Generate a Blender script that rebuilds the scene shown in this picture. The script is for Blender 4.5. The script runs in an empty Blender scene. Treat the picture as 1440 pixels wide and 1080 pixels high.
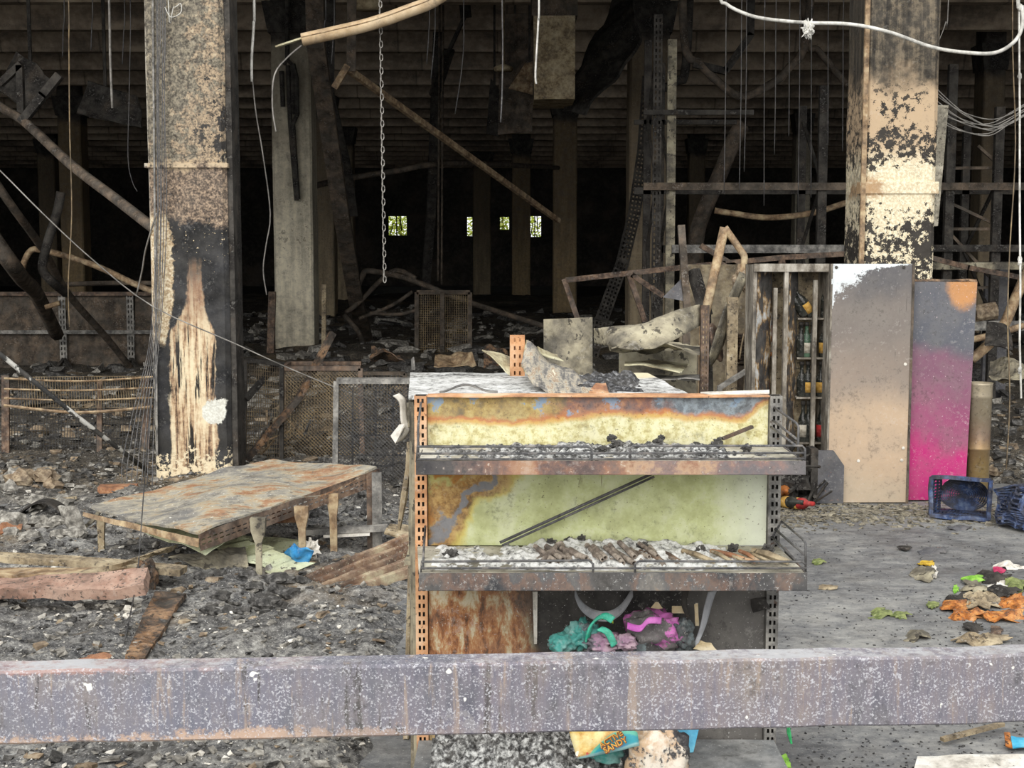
import bpy, bmesh, math, random
from mathutils import Vector, Matrix, noise as mn

# ------------------------------------------------------------------ camera, sky, exposure
scene = bpy.context.scene
F = 1900.0                      # focal length in pixels of the 1440x1080 frame
TILT = math.atan(187.0 / F)     # looking slightly down
CAMZ = 1.6
cam_d = bpy.data.cameras.new('camera'); cam = bpy.data.objects.new('camera', cam_d)
scene.collection.objects.link(cam); scene.camera = cam
cam_d.sensor_width = 36.0; cam_d.lens = F / 1440.0 * 36.0
cam_d.clip_start = 0.05; cam_d.clip_end = 400
cam.location = (0, 0, CAMZ); cam.rotation_euler = (math.pi / 2 - TILT, 0, 0)

world = bpy.data.worlds.new('overcast_sky'); scene.world = world
world.use_nodes = True
wb = world.node_tree.nodes['Background']
wb.inputs[0].default_value = (0.97, 0.985, 1.0, 1); wb.inputs[1].default_value = 0.95

sun_d = bpy.data.lights.new('hazy_sun', 'SUN'); sun = bpy.data.objects.new('hazy_sun', sun_d)
scene.collection.objects.link(sun)
sun_d.energy = 1.9; sun_d.angle = math.radians(60); sun_d.color = (1.0, 0.97, 0.92)
sun.rotation_euler = (math.radians(58), 0, math.radians(-14))

vs = scene.view_settings
scene.display_settings.display_device = 'sRGB'
vs.view_transform = 'Standard'; vs.look = 'None'; vs.gamma = 1.0; vs.use_curve_mapping = False
vs.exposure = 0.52
scene.cycles.max_bounces = 5; scene.cycles.diffuse_bounces = 4; scene.cycles.glossy_bounces = 2
scene.cycles.transmission_bounces = 3; scene.cycles.caustics_reflective = False; scene.cycles.caustics_refractive = False

COL = scene.collection
rnd = random.Random(7)

# ------------------------------------------------------------------ picture <-> place
CT, ST = math.cos(TILT), math.sin(TILT)
def ray(x, y):
    u = (x - 720.0) / F; v = (540.0 - y) / F
    return Vector((u, CT + v * ST, -ST + v * CT))
def at(x, y, Y):
    d = ray(x, y); return Vector((0, 0, CAMZ)) + d * (Y / d.y)
def gnd(x, y, z=0.0):
    d = ray(x, y); return Vector((0, 0, CAMZ)) + d * ((z - CAMZ) / d.z)
def fr(x, y, z, o=4, s=1.0):
    return mn.fractal(Vector((x * s, y * s, z * s)), 0.8, 2.0, o)

# ------------------------------------------------------------------ node materials
def lin(c):
    out = []
    for k in c[:3]:
        k = k / 255.0
        out.append(k / 12.92 if k <= 0.04045 else ((k + 0.055) / 1.055) ** 2.4)
    return (out[0], out[1], out[2], 1.0)

class S:                                        # a scalar socket with arithmetic
    def __init__(s, n, sock): s.n = n; s.k = sock
    def _o(s, op, b, rev=False):
        a = s
        if rev: a, b = b, a
        return s.n.math(op, a, b)
    def __add__(s, b): return s._o('ADD', b)
    def __radd__(s, b): return s._o('ADD', b)
    def __sub__(s, b): return s._o('SUBTRACT', b)
    def __rsub__(s, b): return s._o('SUBTRACT', b, True)
    def __mul__(s, b): return s._o('MULTIPLY', b)
    def __rmul__(s, b): return s._o('MULTIPLY', b)
    def __truediv__(s, b): return s._o('DIVIDE', b)
    def abs(s): return s.n.math('ABSOLUTE', s)
    def sin(s): return s.n.math('SINE', s)
    def mx(s, b): return s.n.math('MAXIMUM', s, b)
    def mi(s, b): return s.n.math('MINIMUM', s, b)

class Mat:
    def __init__(s, name):
        s.m = bpy.data.materials.new(name); s.m.use_nodes = True
        s.t = s.m.node_tree; s.b = s.t.nodes['Principled BSDF']; s.tc = None
    def nd(s, k): return s.t.nodes.new(k)
    def ln(s, a, b): s.t.links.new(a, b)
    def put(s, v, sock):
        if isinstance(v, S): s.ln(v.k, sock)
        elif hasattr(v, 'is_output'): s.ln(v, sock)
        else: sock.default_value = v
    def math(s, op, *a):
        n = s.nd('ShaderNodeMath'); n.operation = op
        for i, v in enumerate(a): s.put(v, n.inputs[i])
        return S(s, n.outputs[0])
    def vec(s):
        if s.tc is None: s.tc = s.nd('ShaderNodeTexCoord').outputs['Object']
        return s.tc
    def xyz(s):
        n = s.nd('ShaderNodeSeparateXYZ'); s.ln(s.vec(), n.inputs[0])
        return [S(s, o) for o in n.outputs]
    def nz(s):                                   # surface normal z: what faces up gathers ash
        g = s.nd('ShaderNodeNewGeometry'); n = s.nd('ShaderNodeSeparateXYZ'); s.ln(g.outputs['Normal'], n.inputs[0])
        return S(s, n.outputs[2])
    def rand(s):
        return S(s, s.nd('ShaderNodeObjectInfo').outputs['Random'])
    def mapped(s, st, off):
        m = s.nd('ShaderNodeMapping'); s.ln(s.vec(), m.inputs[0])
        m.inputs['Scale'].default_value = st; m.inputs['Location'].default_value = (off, off * 1.7, off * 0.6)
        return m.outputs[0]
    def noise(s, scale, detail=4, rough=.6, st=(1, 1, 1), off=0.0, dist=0.0):
        n = s.nd('ShaderNodeTexNoise'); s.ln(s.mapped(st, off), n.inputs['Vector'])
        n.inputs['Scale'].default_value = scale; n.inputs['Detail'].default_value = detail
        n.inputs['Roughness'].default_value = rough; n.inputs['Distortion'].default_value = dist
        return S(s, n.outputs[0])
    def voro(s, scale, st=(1, 1, 1), off=0.0, feat='F1'):
        n = s.nd('ShaderNodeTexVoronoi'); s.ln(s.mapped(st, off), n.inputs['Vector'])
        n.inputs['Scale'].default_value = scale; n.feature = feat
        return S(s, n.outputs['Distance'])
    def ss(s, v, a, b):                          # smooth step a..b -> 0..1
        n = s.nd('ShaderNodeMapRange'); n.interpolation_type = 'SMOOTHSTEP'
        lo, hi, t0, t1 = (a, b, 0.0, 1.0) if a <= b else (b, a, 1.0, 0.0)
        s.put(v, n.inputs[0]); n.inputs[1].default_value = lo; n.inputs[2].default_value = hi
        n.inputs[3].default_value = t0; n.inputs[4].default_value = t1
        return S(s, n.outputs[0])
    def mix(s, f, a, b):
        n = s.nd('ShaderNodeMix'); n.data_type = 'RGBA'; s.put(f, n.inputs[0])
        for v, k in ((a, 6), (b, 7)): s.put(lin(v) if isinstance(v, tuple) else v, n.inputs[k])
        return n.outputs[2]
    def ramp(s, v, stops):
        n = s.nd('ShaderNodeValToRGB'); s.put(v, n.inputs[0]); e = n.color_ramp.elements
        while len(e) > 1: e.remove(e[-1])
        e[0].position = stops[0][0]; e[0].color = lin(stops[0][1])
        for p, c in stops[1:]:
            k = e.new(p); k.color = lin(c)
        return n.outputs[0]
    def done(s, col, rough=.85, metal=0.0, h=None, bs=.4, bd=.01, grime=.4, dust=.25):
        if isinstance(col, tuple): col = s.mix(0.0, col, col)
        if grime:
            f = s.noise(48, 9, .78, off=41.3); g = s.noise(6.5, 5, .65, off=52.1)
            k = f * .62 + g * .38
            col = s.mix(s.ss(g, .35, .72) * dust, col, (150, 145, 136))
            col = s.mix(s.ss(k, .53, .63) * grime, col, (30, 28, 27))
            col = s.mix(s.ss(k, .455, .39) * grime * .5, col, (206, 202, 194))
        s.put(lin(col) if isinstance(col, tuple) else col, s.b.inputs['Base Color'])
        s.put(rough, s.b.inputs['Roughness']); s.put(metal, s.b.inputs['Metallic'])
        s.b.inputs['Specular IOR Level'].default_value = 0.25
        if h is not None:
            n = s.nd('ShaderNodeBump'); n.inputs['Strength'].default_value = bs; n.inputs['Distance'].default_value = bd
            s.put(h, n.inputs['Height']); s.ln(n.outputs[0], s.b.inputs['Normal'])
        return s.m

def mottled(name, stops, scale, detail=6, rough=.85, st=(1, 1, 1), off=0.0, specks=None, bs=.3, bd=.004, r2=.65, metal=0.0, ash=None, grime=.4):
    M = Mat(name)
    n = M.noise(scale, detail, r2, st, off)
    c = M.ramp(M.ss(n, .28, .72), stops)
    if specks:                                   # list of (colour, voronoi scale, threshold)
        for i, (sc, vsc, th) in enumerate(specks):
            v = M.noise(vsc * 1.6, 5, .65, off=3.3 + i * 7)
            c = M.mix(M.ss(v, th - .03, th + .01) * .85, c, sc)
    if ash:
        up = M.ss(M.nz(), .55, .9) * M.ss(M.noise(scale * 2.3, 5, .7, off=9), ash[1], ash[1] + .12)
        c = M.mix(up, c, ash[0])
    return M.done(c, rough, metal, n, bs, bd, grime)

BLACK = (24, 22, 21); CHAR = (48, 45, 43); ASHG = (128, 126, 120); ASHW = (214, 214, 208)
RUST = (158, 92, 52); DRUST = (92, 60, 44); CREAM = (222, 210, 168); TAN = (178, 148, 112); GREEN = (196, 204, 148)

mt = {}
mt['soot'] = mottled('soot_black', [(0, BLACK), (.6, (36, 33, 31)), (1, (66, 58, 50))], 6)
mt['soot_brown'] = mottled('soot_brown_steel', [(0, (42, 37, 32)), (.5, (76, 66, 56)), (1, (114, 98, 82))], 7)
mt['dark_rust'] = mottled('dark_rust_steel', [(0, (42, 36, 33)), (.5, (92, 74, 62)), (1, (136, 112, 92))], 14)
mt['rust'] = mottled('orange_rust', [(0, (104, 72, 54)), (.45, (158, 108, 76)), (.8, (188, 146, 108)), (1, (206, 188, 160))], 9, specks=[((60, 44, 36), 60, .64)])
mt['rust_upright'] = mottled('orange_rust_upright', [(0, (150, 104, 74)), (.5, (204, 152, 108)), (1, (226, 192, 158))], 8, specks=[((92, 60, 44), 50, .66)])
mt['tan_steel'] = mottled('tan_scorched_steel', [(0, (84, 66, 48)), (.5, (150, 124, 94)), (1, (196, 176, 140))], 12)
mt['grey_steel'] = mottled('grey_scorched_steel', [(0, (62, 62, 62)), (.5, (118, 116, 112)), (1, (170, 166, 158))], 12, specks=[((70, 52, 42), 30, .66)])
mt['wire'] = mottled('scorched_wire', [(0, (52, 52, 54)), (.6, (86, 86, 88)), (1, (128, 122, 116))], 25, rough=.6)
mt['darkwire'] = mottled('dark_wire', [(0, (30, 30, 32)), (1, (70, 70, 72))], 25, rough=.6)
mt['tanwire'] = mottled('tan_wire_mesh', [(0, (66, 56, 44)), (.5, (116, 100, 76)), (1, (160, 140, 104))], 6)
mt['whitewire'] = mottled('white_cable', [(0, (150, 148, 142)), (.6, (212, 210, 202)), (1, (236, 234, 228))], 8, rough=.6)
mt['greywire'] = mottled('grey_cable', [(0, (88, 86, 82)), (.6, (140, 136, 130)), (1, (176, 172, 164))], 8, rough=.6)
mt['cream_sheet'] = mottled('cream_scorched_sheet', [(0, (74, 68, 56)), (.3, (142, 132, 104)), (.6, (192, 186, 152)), (1, (216, 212, 184))], 5, specks=[((60, 48, 38), 40, .66)])
mt['green_sheet'] = mottled('pale_green_sheet', [(0, (110, 108, 84)), (.35, (176, 178, 140)), (1, (216, 222, 188))], 4, specks=[((52, 46, 40), 22, .63), ((232, 232, 214), 50, .66)], st=(1, 1, 1))
mt['grey_sheet'] = mottled('grey_mottled_sheet', [(0, (50, 48, 44)), (.35, (104, 98, 84)), (.65, (150, 142, 120)), (1, (182, 174, 148))], 4, specks=[((46, 42, 38), 12, .6)])
mt['char_wood'] = mottled('charred_wood', [(0, (26, 23, 21)), (.4, (64, 52, 43)), (.7, (116, 88, 64)), (1, (156, 124, 92))], 10, st=(1, 1, 1), specks=[((24, 22, 20), 26, .58)], bs=.5)
mt['tan_wood'] = mottled('tan_scorched_board', [(0, (78, 68, 54)), (.4, (144, 128, 102)), (1, (196, 180, 148))], 9, specks=[((56, 48, 40), 24, .60)], grime=.65)
mt['ash'] = mottled('ash', [(0, BLACK), (.3, (70, 70, 70)), (.55, (140, 140, 138)), (.8, (206, 206, 202)), (1, (232, 232, 230))], 60, 8, bs=1.0, bd=.01, grime=.12)
mt['ash_dark'] = mottled('dark_ash', [(0, (18, 18, 18)), (.5, (58, 58, 60)), (.8, (110, 110, 112)), (1, (170, 170, 170))], 50, 8, bs=1.0, bd=.01, grime=.12)
mt['white_ash'] = mottled('white_ash', [(0, (60, 60, 60)), (.2, (150, 150, 148)), (.45, (216, 216, 212)), (1, (240, 240, 238))], 45, 8, bs=.8, bd=.008, grime=.12)
mt['white_scrap'] = mottled('white_scrap', [(0, (150, 144, 134)), (.4, (214, 208, 196)), (1, (240, 238, 230))], 12, specks=[((70, 60, 52), 30, .68)])
mt['char_chunk'] = mottled('charcoal_chunk', [(0, (26, 26, 26)), (.5, (62, 61, 60)), (1, (120, 118, 115))], 30, bs=.8, bd=.01)
mt['grey_chunk'] = mottled('grey_rubble_chunk', [(0, (70, 68, 64)), (.5, (134, 130, 122)), (1, (196, 192, 182))], 24, bs=.8, bd=.01)
mt['ochre_chunk'] = mottled('ochre_rubble_chunk', [(0, (84, 70, 56)), (.5, (132, 114, 92)), (1, (172, 156, 130))], 24, bs=.8, bd=.01)
mt['blue_tarp'] = mottled('blue_plastic', [(0, (30, 98, 150)), (.5, (52, 146, 206)), (1, (96, 178, 224))], 10, rough=.5)
mt['basket_blue'] = mottled('scorched_blue_plastic', [(0, (30, 31, 38)), (.45, (50, 58, 82)), (.75, (60, 80, 122)), (1, (104, 120, 146))], 14, rough=.6)
mt['yellow'] = mottled('yellow_plastic', [(0, (150, 136, 30)), (1, (214, 204, 60))], 10)

# ------------------------------------------------------------------ mesh building
class MB:
    def __init__(s): s.v = []; s.f = []
    def add(s, vs, fs):
        o = len(s.v); s.v += [Vector(v) for v in vs]; s.f += [tuple(i + o for i in f) for f in fs]; return s
    def box(s, c, d, R=None):
        c = Vector(c); vs = []
        for i in range(8):
            p = Vector(((i & 1) - .5, ((i >> 1) & 1) - .5, (i >> 2) - .5)); p = Vector((p.x * d[0], p.y * d[1], p.z * d[2]))
            vs.append(c + (R @ p if R else p))
        return s.add(vs, [(0, 2, 3, 1), (4, 5, 7, 6), (0, 1, 5, 4), (2, 6, 7, 3), (0, 4, 6, 2), (1, 3, 7, 5)])
    def span(s, x0, x1, y0, y1, z0, z1):
        return s.box(((x0 + x1) / 2, (y0 + y1) / 2, (z0 + z1) / 2), (x1 - x0, y1 - y0, z1 - z0))
    def bar(s, p, q, w, h, up=(0, 0, 1)):
        p = Vector(p); q = Vector(q); d = q - p; L = d.length; d.normalize(); up = Vector(up)
        if abs(d.dot(up)) > .97: up = Vector((0, 1, 0))
        a = d.cross(up).normalized(); b = a.cross(d)
        return s.box((p + q) / 2, (w, L, h), Matrix((a, d, b)).transposed())
    def tube(s, pts, r, n=6):
        pts = [Vector(p) for p in pts]; m = len(pts); rs = r if isinstance(r, (list, tuple)) else [r] * m
        vs = []; fs = []; ref = None
        for i in range(m):
            t = (pts[min(i + 1, m - 1)] - pts[max(i - 1, 0)]).normalized()
            if ref is None:
                ref = t.cross(Vector((0, 0, 1))) if abs(t.z) < .9 else t.cross(Vector((0, 1, 0)))
            ref = (ref - t * ref.dot(t)).normalized(); b = t.cross(ref)
            for k in range(n):
                a = 2 * math.pi * k / n; vs.append(pts[i] + (ref * math.cos(a) + b * math.sin(a)) * rs[i])
        for i in range(m - 1):
            for k in range(n):
                fs.append((i * n + k, i * n + (k + 1) % n, (i + 1) * n + (k + 1) % n, (i + 1) * n + k))
        fs.append(tuple(range(n - 1, -1, -1))); fs.append(tuple((m - 1) * n + k for k in range(n)))
        return s.add(vs, fs)
    def sheet(s, fn, nu, nv, th):                # fn(u,v)->point; a sheet with real thickness
        P = [[Vector(fn(i / nu, j / nv)) for i in range(nu + 1)] for j in range(nv + 1)]
        top = []; bot = []
        for j in range(nv + 1):
            for i in range(nu + 1):
                du = P[j][min(i + 1, nu)] - P[j][max(i - 1, 0)]; dv = P[min(j + 1, nv)][i] - P[max(j - 1, 0)][i]
                n = du.cross(dv); n = n.normalized() if n.length > 1e-12 else Vector((0, 0, 1))
                top.append(P[j][i] + n * th / 2); bot.append(P[j][i] - n * th / 2)
        W = nu + 1; K = W * (nv + 1); fs = []
        for j in range(nv):
            for i in range(nu):
                a = j * W + i; fs.append((a, a + 1, a + W + 1, a + W)); fs.append((K + a, K + a + W, K + a + W + 1, K + a + 1))
        for i in range(nu):
            fs.append((i, K + i, K + i + 1, i + 1)); a = nv * W + i; fs.append((a, a + 1, K + a + 1, K + a))
        for j in range(nv):
            a = j * W; fs.append((a, a + W, K + a + W, K + a)); a = j * W + nu; fs.append((a, K + a, K + a + W, a + W))
        return s.add(top + bot, fs)
    def perf(s, p0, u, v, W, L, cols, pitch, sh, th, start=.012):     # plate with rows of real slots
        u = Vector(u).normalized(); v = Vector(v).normalized(); n = u.cross(v); p0 = Vector(p0)
        us = [0]
        for a, b in cols: us += [a, b]
        us.append(W); vv = [0]; k = start
        while k + sh < L - .004: vv += [k, k + sh]; k += pitch
        vv.append(L); nu = len(us) - 1; nv = len(vv) - 1
        sol = lambda i, j: 0 <= i < nu and 0 <= j < nv and not (i % 2 and j % 2)
        vs = [p0 + u * a + v * b + n * (c * th) for c in (0, -1) for b in vv for a in us]
        id = lambda i, j, c: c * (nu + 1) * (nv + 1) + j * (nu + 1) + i
        fs = []
        for j in range(nv):
            for i in range(nu):
                if not sol(i, j): continue
                fs.append((id(i, j, 0), id(i + 1, j, 0), id(i + 1, j + 1, 0), id(i, j + 1, 0)))
                fs.append((id(i, j, 1), id(i, j + 1, 1), id(i + 1, j + 1, 1), id(i + 1, j, 1)))
                for (di, dj, a, b) in ((-1, 0, (0, 0), (0, 1)), (1, 0, (1, 1), (1, 0)), (0, -1, (1, 0), (0, 0)), (0, 1, (0, 1), (1, 1))):
                    if not sol(i + di, j + dj):
                        A = (i + a[0], j + a[1]); B = (i + b[0], j + b[1])
                        fs.append((id(*A, 0), id(*B, 0), id(*B, 1), id(*A, 1)))
        return s.add(vs, fs)
    def lathe(s, c, prof, n=14, axis=None):
        c = Vector(c); vs = []; fs = []; R = axis if axis else Matrix.Identity(3)
        for (r, z) in prof:
            for k in range(n):
                a = 2 * math.pi * k / n; vs.append(c + R @ Vector((r * math.cos(a), r * math.sin(a), z)))
        for i in range(len(prof) - 1):
            for k in range(n): fs.append((i * n + k, i * n + (k + 1) % n, (i + 1) * n + (k + 1) % n, (i + 1) * n + k))
        fs.append(tuple(range(n - 1, -1, -1))); fs.append(tuple((len(prof) - 1) * n + k for k in range(n)))
        return s.add(vs, fs)
    def blob(s, c, r, seed=0, amp=.25, sub=3, fq=1.6):
        bm = bmesh.new(); bmesh.ops.create_icosphere(bm, subdivisions=sub, radius=1.0); c = Vector(c)
        vs = []
        for v in bm.verts:
            d = v.co.normalized(); k = 1 + amp * mn.fractal(d * fq + Vector((seed * 3.1, seed, seed * 1.7)), .7, 2.0, 4)
            vs.append(c + Vector((d.x * r[0], d.y * r[1], d.z * r[2])) * k)
        bm.verts.index_update(); fs = [tuple(v.index for v in f.verts) for f in bm.faces]; bm.free()
        return s.add(vs, fs)
    def chunk(s, c, r, R):                       # jagged little lump
        vs = []
        for i in range(8):
            p = Vector((((i & 1) - .5) * r[0], (((i >> 1) & 1) - .5) * r[1], ((i >> 2) - .5) * r[2]))
            p = Vector((p.x * R.uniform(.45, 1.25), p.y * R.uniform(.45, 1.25), p.z * R.uniform(.45, 1.25))); vs.append(p)
        rot = Matrix.Rotation(R.uniform(0, 6.3), 3, 'Z') @ Matrix.Rotation(R.uniform(-.7, .7), 3, 'X')
        return s.add([Vector(c) + rot @ v for v in vs], [(0, 2, 3, 1), (4, 5, 7, 6), (0, 1, 5, 4), (2, 6, 7, 3), (0, 4, 6, 2), (1, 3, 7, 5)])
    def obj(s, name, mat, parent=None, smooth=False, origin=None):
        if parent is not None: o0 = OFF[parent.name]
        elif origin is not None: o0 = Vector(origin)
        else:
            lo = [min(v[i] for v in s.v) for i in range(3)]; hi = [max(v[i] for v in s.v) for i in range(3)]
            o0 = Vector(((lo[0] + hi[0]) / 2, (lo[1] + hi[1]) / 2, lo[2]))
        me = bpy.data.meshes.new(name); me.from_pydata([tuple(v - o0) for v in s.v], [], s.f)
        me.materials.append(mt[mat] if isinstance(mat, str) else mat)
        if smooth: me.polygons.foreach_set('use_smooth', [True] * len(me.polygons))
        me.update(); o = bpy.data.objects.new(name, me); COL.objects.link(o)
        if parent is not None: o.parent = parent
        else: o.location = o0
        OFF[o.name] = o0; return o
OFF = {}
def tag(o, label, cat, group=None, kind=None):
    o['label'] = label; o['category'] = cat
    if group: o['group'] = group
    if kind: o['kind'] = kind
    return o
def thing(name, label, cat, loc, group=None):
    o = bpy.data.objects.new(name, None); COL.objects.link(o); o.location = loc; o.empty_display_size = .1
    OFF[o.name] = Vector(loc); return tag(o, label, cat, group)
def struct(o): o['kind'] = 'structure'; return o
def solo(mb, name, mat, label, cat, group=None, smooth=False, kind=None):
    return tag(mb.obj(name, mat, smooth=smooth), label, cat, group, kind)
def lerp(a, b, t): return a + (b - a) * t
def quadfn(p00, p10, p11, p01, amp=0.0, fq=3.0, seed=0.0, bend=None):
    p00, p10, p11, p01 = map(Vector, (p00, p10, p11, p01))
    n = (p10 - p00).cross(p01 - p00).normalized()
    def fn(u, v):
        p = lerp(lerp(p00, p10, u), lerp(p01, p11, u), v)
        k = amp * mn.fractal(p * fq + Vector((seed, seed * 2.3, seed * .7)), .8, 2.0, 3) if amp else 0
        if bend: k += bend(u, v)
        return p + n * k
    return fn
def smoothpts(pts, k=6):
    pts = [Vector(p) for p in pts]; out = []
    for i in range(len(pts) - 1):
        a = pts[max(i - 1, 0)]; b = pts[i]; c = pts[i + 1]; d = pts[min(i + 2, len(pts) - 1)]
        for j in range(k):
            t = j / k
            out.append(.5 * ((2 * b) + (c - a) * t + (2 * a - 5 * b + 4 * c - d) * t * t + (3 * b - a - 3 * c + d) * t * t * t))
    out.append(pts[-1]); return out
def pix(pts): return [at(*p) for p in pts]

# ================================================================== the setting
def sst(a, b, v):
    t = max(0.0, min(1.0, (v - a) / (b - a))); return t * t * (3 - 2 * t)

# floor
M = Mat('scorched_concrete_floor')
n1 = M.noise(1.3, 6, .65); n2 = M.noise(12, 10, .78, off=4, st=(.85, 1.15, 1)); n3 = M.noise(110, 4, .65, off=8); n4 = M.noise(2.4, 7, .72, off=12, st=(.6, 1.2, 1))
c = M.ramp(M.ss(n1 * .45 + n2 * .55, .34, .66), [(0, (78, 79, 81)), (.4, (112, 113, 114)), (.7, (138, 138, 136)), (1, (162, 161, 156))])
c = M.mix(M.ss(n4, .54, .70) * .5, c, (60, 60, 63))
c = M.mix(M.ss(n3, .62, .68) * .7, c, (196, 194, 188))
c = M.mix(M.ss(n3, .36, .31) * .7, c, (28, 28, 28))
mt['floor'] = M.done(c, M.ss(n1, .3, .7) * .3 + .55, 0, n2 * .6 + n3 * .4, .5, .01)
struct(MB().span(-32, 32, -25, 75, -.3, 0).obj('floor', 'floor'))

# ceiling: slab + concrete purlins
M = Mat('sooty_concrete_ceiling')
x, y, z = M.xyz()
n = M.noise(1.2, 5, .6, st=(.6, 1, 2)); nn = M.noise(9, 4, .6, off=5)
c = M.ramp(M.ss(n * .7 + nn * .3, .34, .66), [(0, (112, 100, 88)), (.5, (168, 150, 130)), (1, (200, 182, 158))])
joint = M.ss(M.math('PINGPONG', x, .9), .03, .0)
c = M.mix(joint * .6, c, (40, 34, 30))
mt['ceiling'] = M.done(c, .95)
mt['slab'] = mottled('dark_roof_slab', [(0, (44, 38, 34)), (1, (92, 80, 70))], 1.5)
ceil = struct(MB().span(-32, 32, 9.0, 62, 5.75, 5.95).obj('ceiling', 'slab', origin=(0, 0, 5.75)))
pmesh = None
for k in range(21):
    Y = 10.4 + 2.45 * k
    if pmesh is None:
        p = MB().add([(-32, -.11, 0), (-32, .11, 0), (-32, .3, .55), (-32, -.3, .55), (32, -.11, 0), (32, .11, 0), (32, .3, .55), (32, -.3, .55)],
                     [(0, 3, 2, 1), (4, 5, 6, 7), (0, 1, 5, 4), (0, 4, 7, 3), (1, 2, 6, 5), (3, 7, 6, 2)]).obj('purlin', 'ceiling', ceil)
        for v in p.data.vertices: v.co.z += 5.75      # undo parent offset: local to the ceiling origin
        pmesh = p.data; OFF[p.name] = Vector((0, 0, 5.75))
    else:
        p = bpy.data.objects.new('purlin', pmesh); COL.objects.link(p); p.parent = ceil
    p.location = (rnd.uniform(-.3, .3), Y, 5.2 - 5.75)
struct(MB().span(-32, 32, 9.15, 9.6, 4.75, 5.75).obj('trim_1', 'ceiling'))

# walls far inside
mt['wall'] = mottled('sooty_wall', [(0, (30, 28, 27)), (.6, (62, 56, 50)), (1, (92, 82, 72))], .8)
holes = []
for (xa, xb, ya, yb) in ((545, 573, 304, 331), (656, 665, 305, 332), (702, 717, 305, 323), (744, 762, 304, 333)):
    a = at(xa, yb, 62); b = at(xb, ya, 62); holes.append((a.x, b.x, a.z, b.z))
xs = sorted(set([-32, 32] + [h[0] for h in holes] + [h[1] for h in holes]))
wb_ = MB()
for i in range(len(xs) - 1):
    h = [k for k in holes if abs(k[0] - xs[i]) < 1e-6]
    if h:
        wb_.span(xs[i], xs[i + 1], 62, 62.3, 0, h[0][2]); wb_.span(xs[i], xs[i + 1], 62, 62.3, h[0][3], 5.95)
    else: wb_.span(xs[i], xs[i + 1], 62, 62.3, 0, 5.95)
struct(wb_.obj('wall_back', 'wall'))
struct(MB().span(-32.3, -32, 9.6, 62, 0, 5.95).obj('wall_left', 'wall'))
struct(MB().span(32, 32.3, 9.6, 62, 0, 5.95).obj('wall_right', 'wall'))
for i, h in enumerate(holes):                    # charred remains of frames in the openings
    w = h[1] - h[0]; b = MB()
    for t in (.02, .45, .98) if w > .5 else (.02, .98): b.span(h[0] + w * t - .025, h[0] + w * t + .025, 62.05, 62.15, h[2], h[3])
    if w > .5: b.bar((h[0] + w * .12, 62.1, h[2]), (h[0] + w * .3, 62.1, h[3] - .3), .04, .04); b.bar((h[0] + w * .7, 62.1, h[2] + .2), (h[0] + w * .62, 62.1, h[3]), .05, .04)
    struct(b.obj('window_%d' % (i + 1), 'soot'))
mt['leaf'] = mottled('fresh_leaves', [(0, (150, 178, 50)), (.5, (214, 226, 90)), (1, (246, 248, 140))], 2)
mt['bark'] = mottled('bark', [(0, (50, 40, 30)), (1, (100, 84, 64))], 8)
for i, (tx, lab) in enumerate(((-5.4, 'bright green leafy shrub outside the widest far opening'), (-.4, 'bright green leafy shrub outside the narrow far openings'))):
    t = thing('shrub', lab, 'shrub', (tx, 66, 0), 'shrubs beyond the back wall')
    MB().tube([(tx, 66, 0), (tx + .1, 66, 1.6), (tx - .1, 66, 3.4)], [.1, .08, .03]).obj('stem', 'bark', t)
    b = MB(); R = random.Random(i)
    for k in range(3200):
        p = Vector((tx + R.gauss(0, 1.3), 66 + R.gauss(0, .7), 2.7 + R.gauss(0, .9)))
        if p.z < .1: continue
        a = Vector((R.gauss(0, 1), R.gauss(0, 1), R.gauss(0, .6))).normalized(); c_ = a.cross(Vector((R.gauss(0, 1), R.gauss(0, 1), 1))).normalized()
        b.add([p - a * .11, p + c_ * .05, p + a * .11, p - c_ * .05], [(0, 1, 2, 3)])
    lf = b.obj('foliage', 'leaf', t); lf['kind'] = 'stuff'

# ash bed over the floor (left foreground and the whole inside)
def bed_h(x, y):
    left = sst(-.25, -.6, x) if y < 10 else 0
    left = 1 - sst(-.62, -.28, x)
    deep = sst(8.75, 9.7, y + .35 * fr(x, y, 5, 2, .8))
    m = max(left, deep)
    near = .035 + .05 * fr(x, y, 0, 4, 1.5) + .03 * fr(x, y, 2, 5, 6)
    far = sst(11, 18, y) * (.18 * max(-.3, fr(x, y, 9, 4, .35)) + .06)
    return m * (near + far) - (1 - m) * .06
M = Mat('ash_bed')
x, y, z = M.xyz()
a = M.noise(2.2, 7, .7, st=(.7, 1.2, 1)); b = M.noise(22, 8, .75, off=3); d = M.noise(70, 4, .7, off=6); e = M.noise(1.1, 5, .6, off=14)
c = M.ramp(M.ss(a * .3 + b * .45 + d * .25, .36, .66), [(0, (30, 30, 31)), (.25, (74, 74, 75)), (.5, (120, 119, 117)), (.75, (160, 158, 152)), (1, (210, 208, 202))])
c2 = M.ramp(M.ss(a * .3 + b * .5 + d * .2, .38, .68), [(0, (24, 22, 20)), (.4, (72, 66, 58)), (.7, (112, 103, 88)), (1, (170, 160, 142))])
inner = M.ss(y + e * 2.0, 8.6, 10.2)
c = M.mix(inner, c, c2)
c = M.mix(M.ss(e, .56, .66) * .6, c, (134, 116, 90))
c = M.mix(M.ss(M.noise(130, 2, .5, off=21), .66, .70), c, (222, 220, 214))
mt['bed'] = M.done(c, .95, 0, b * .6 + d * .4, 1.0, .02)
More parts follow.
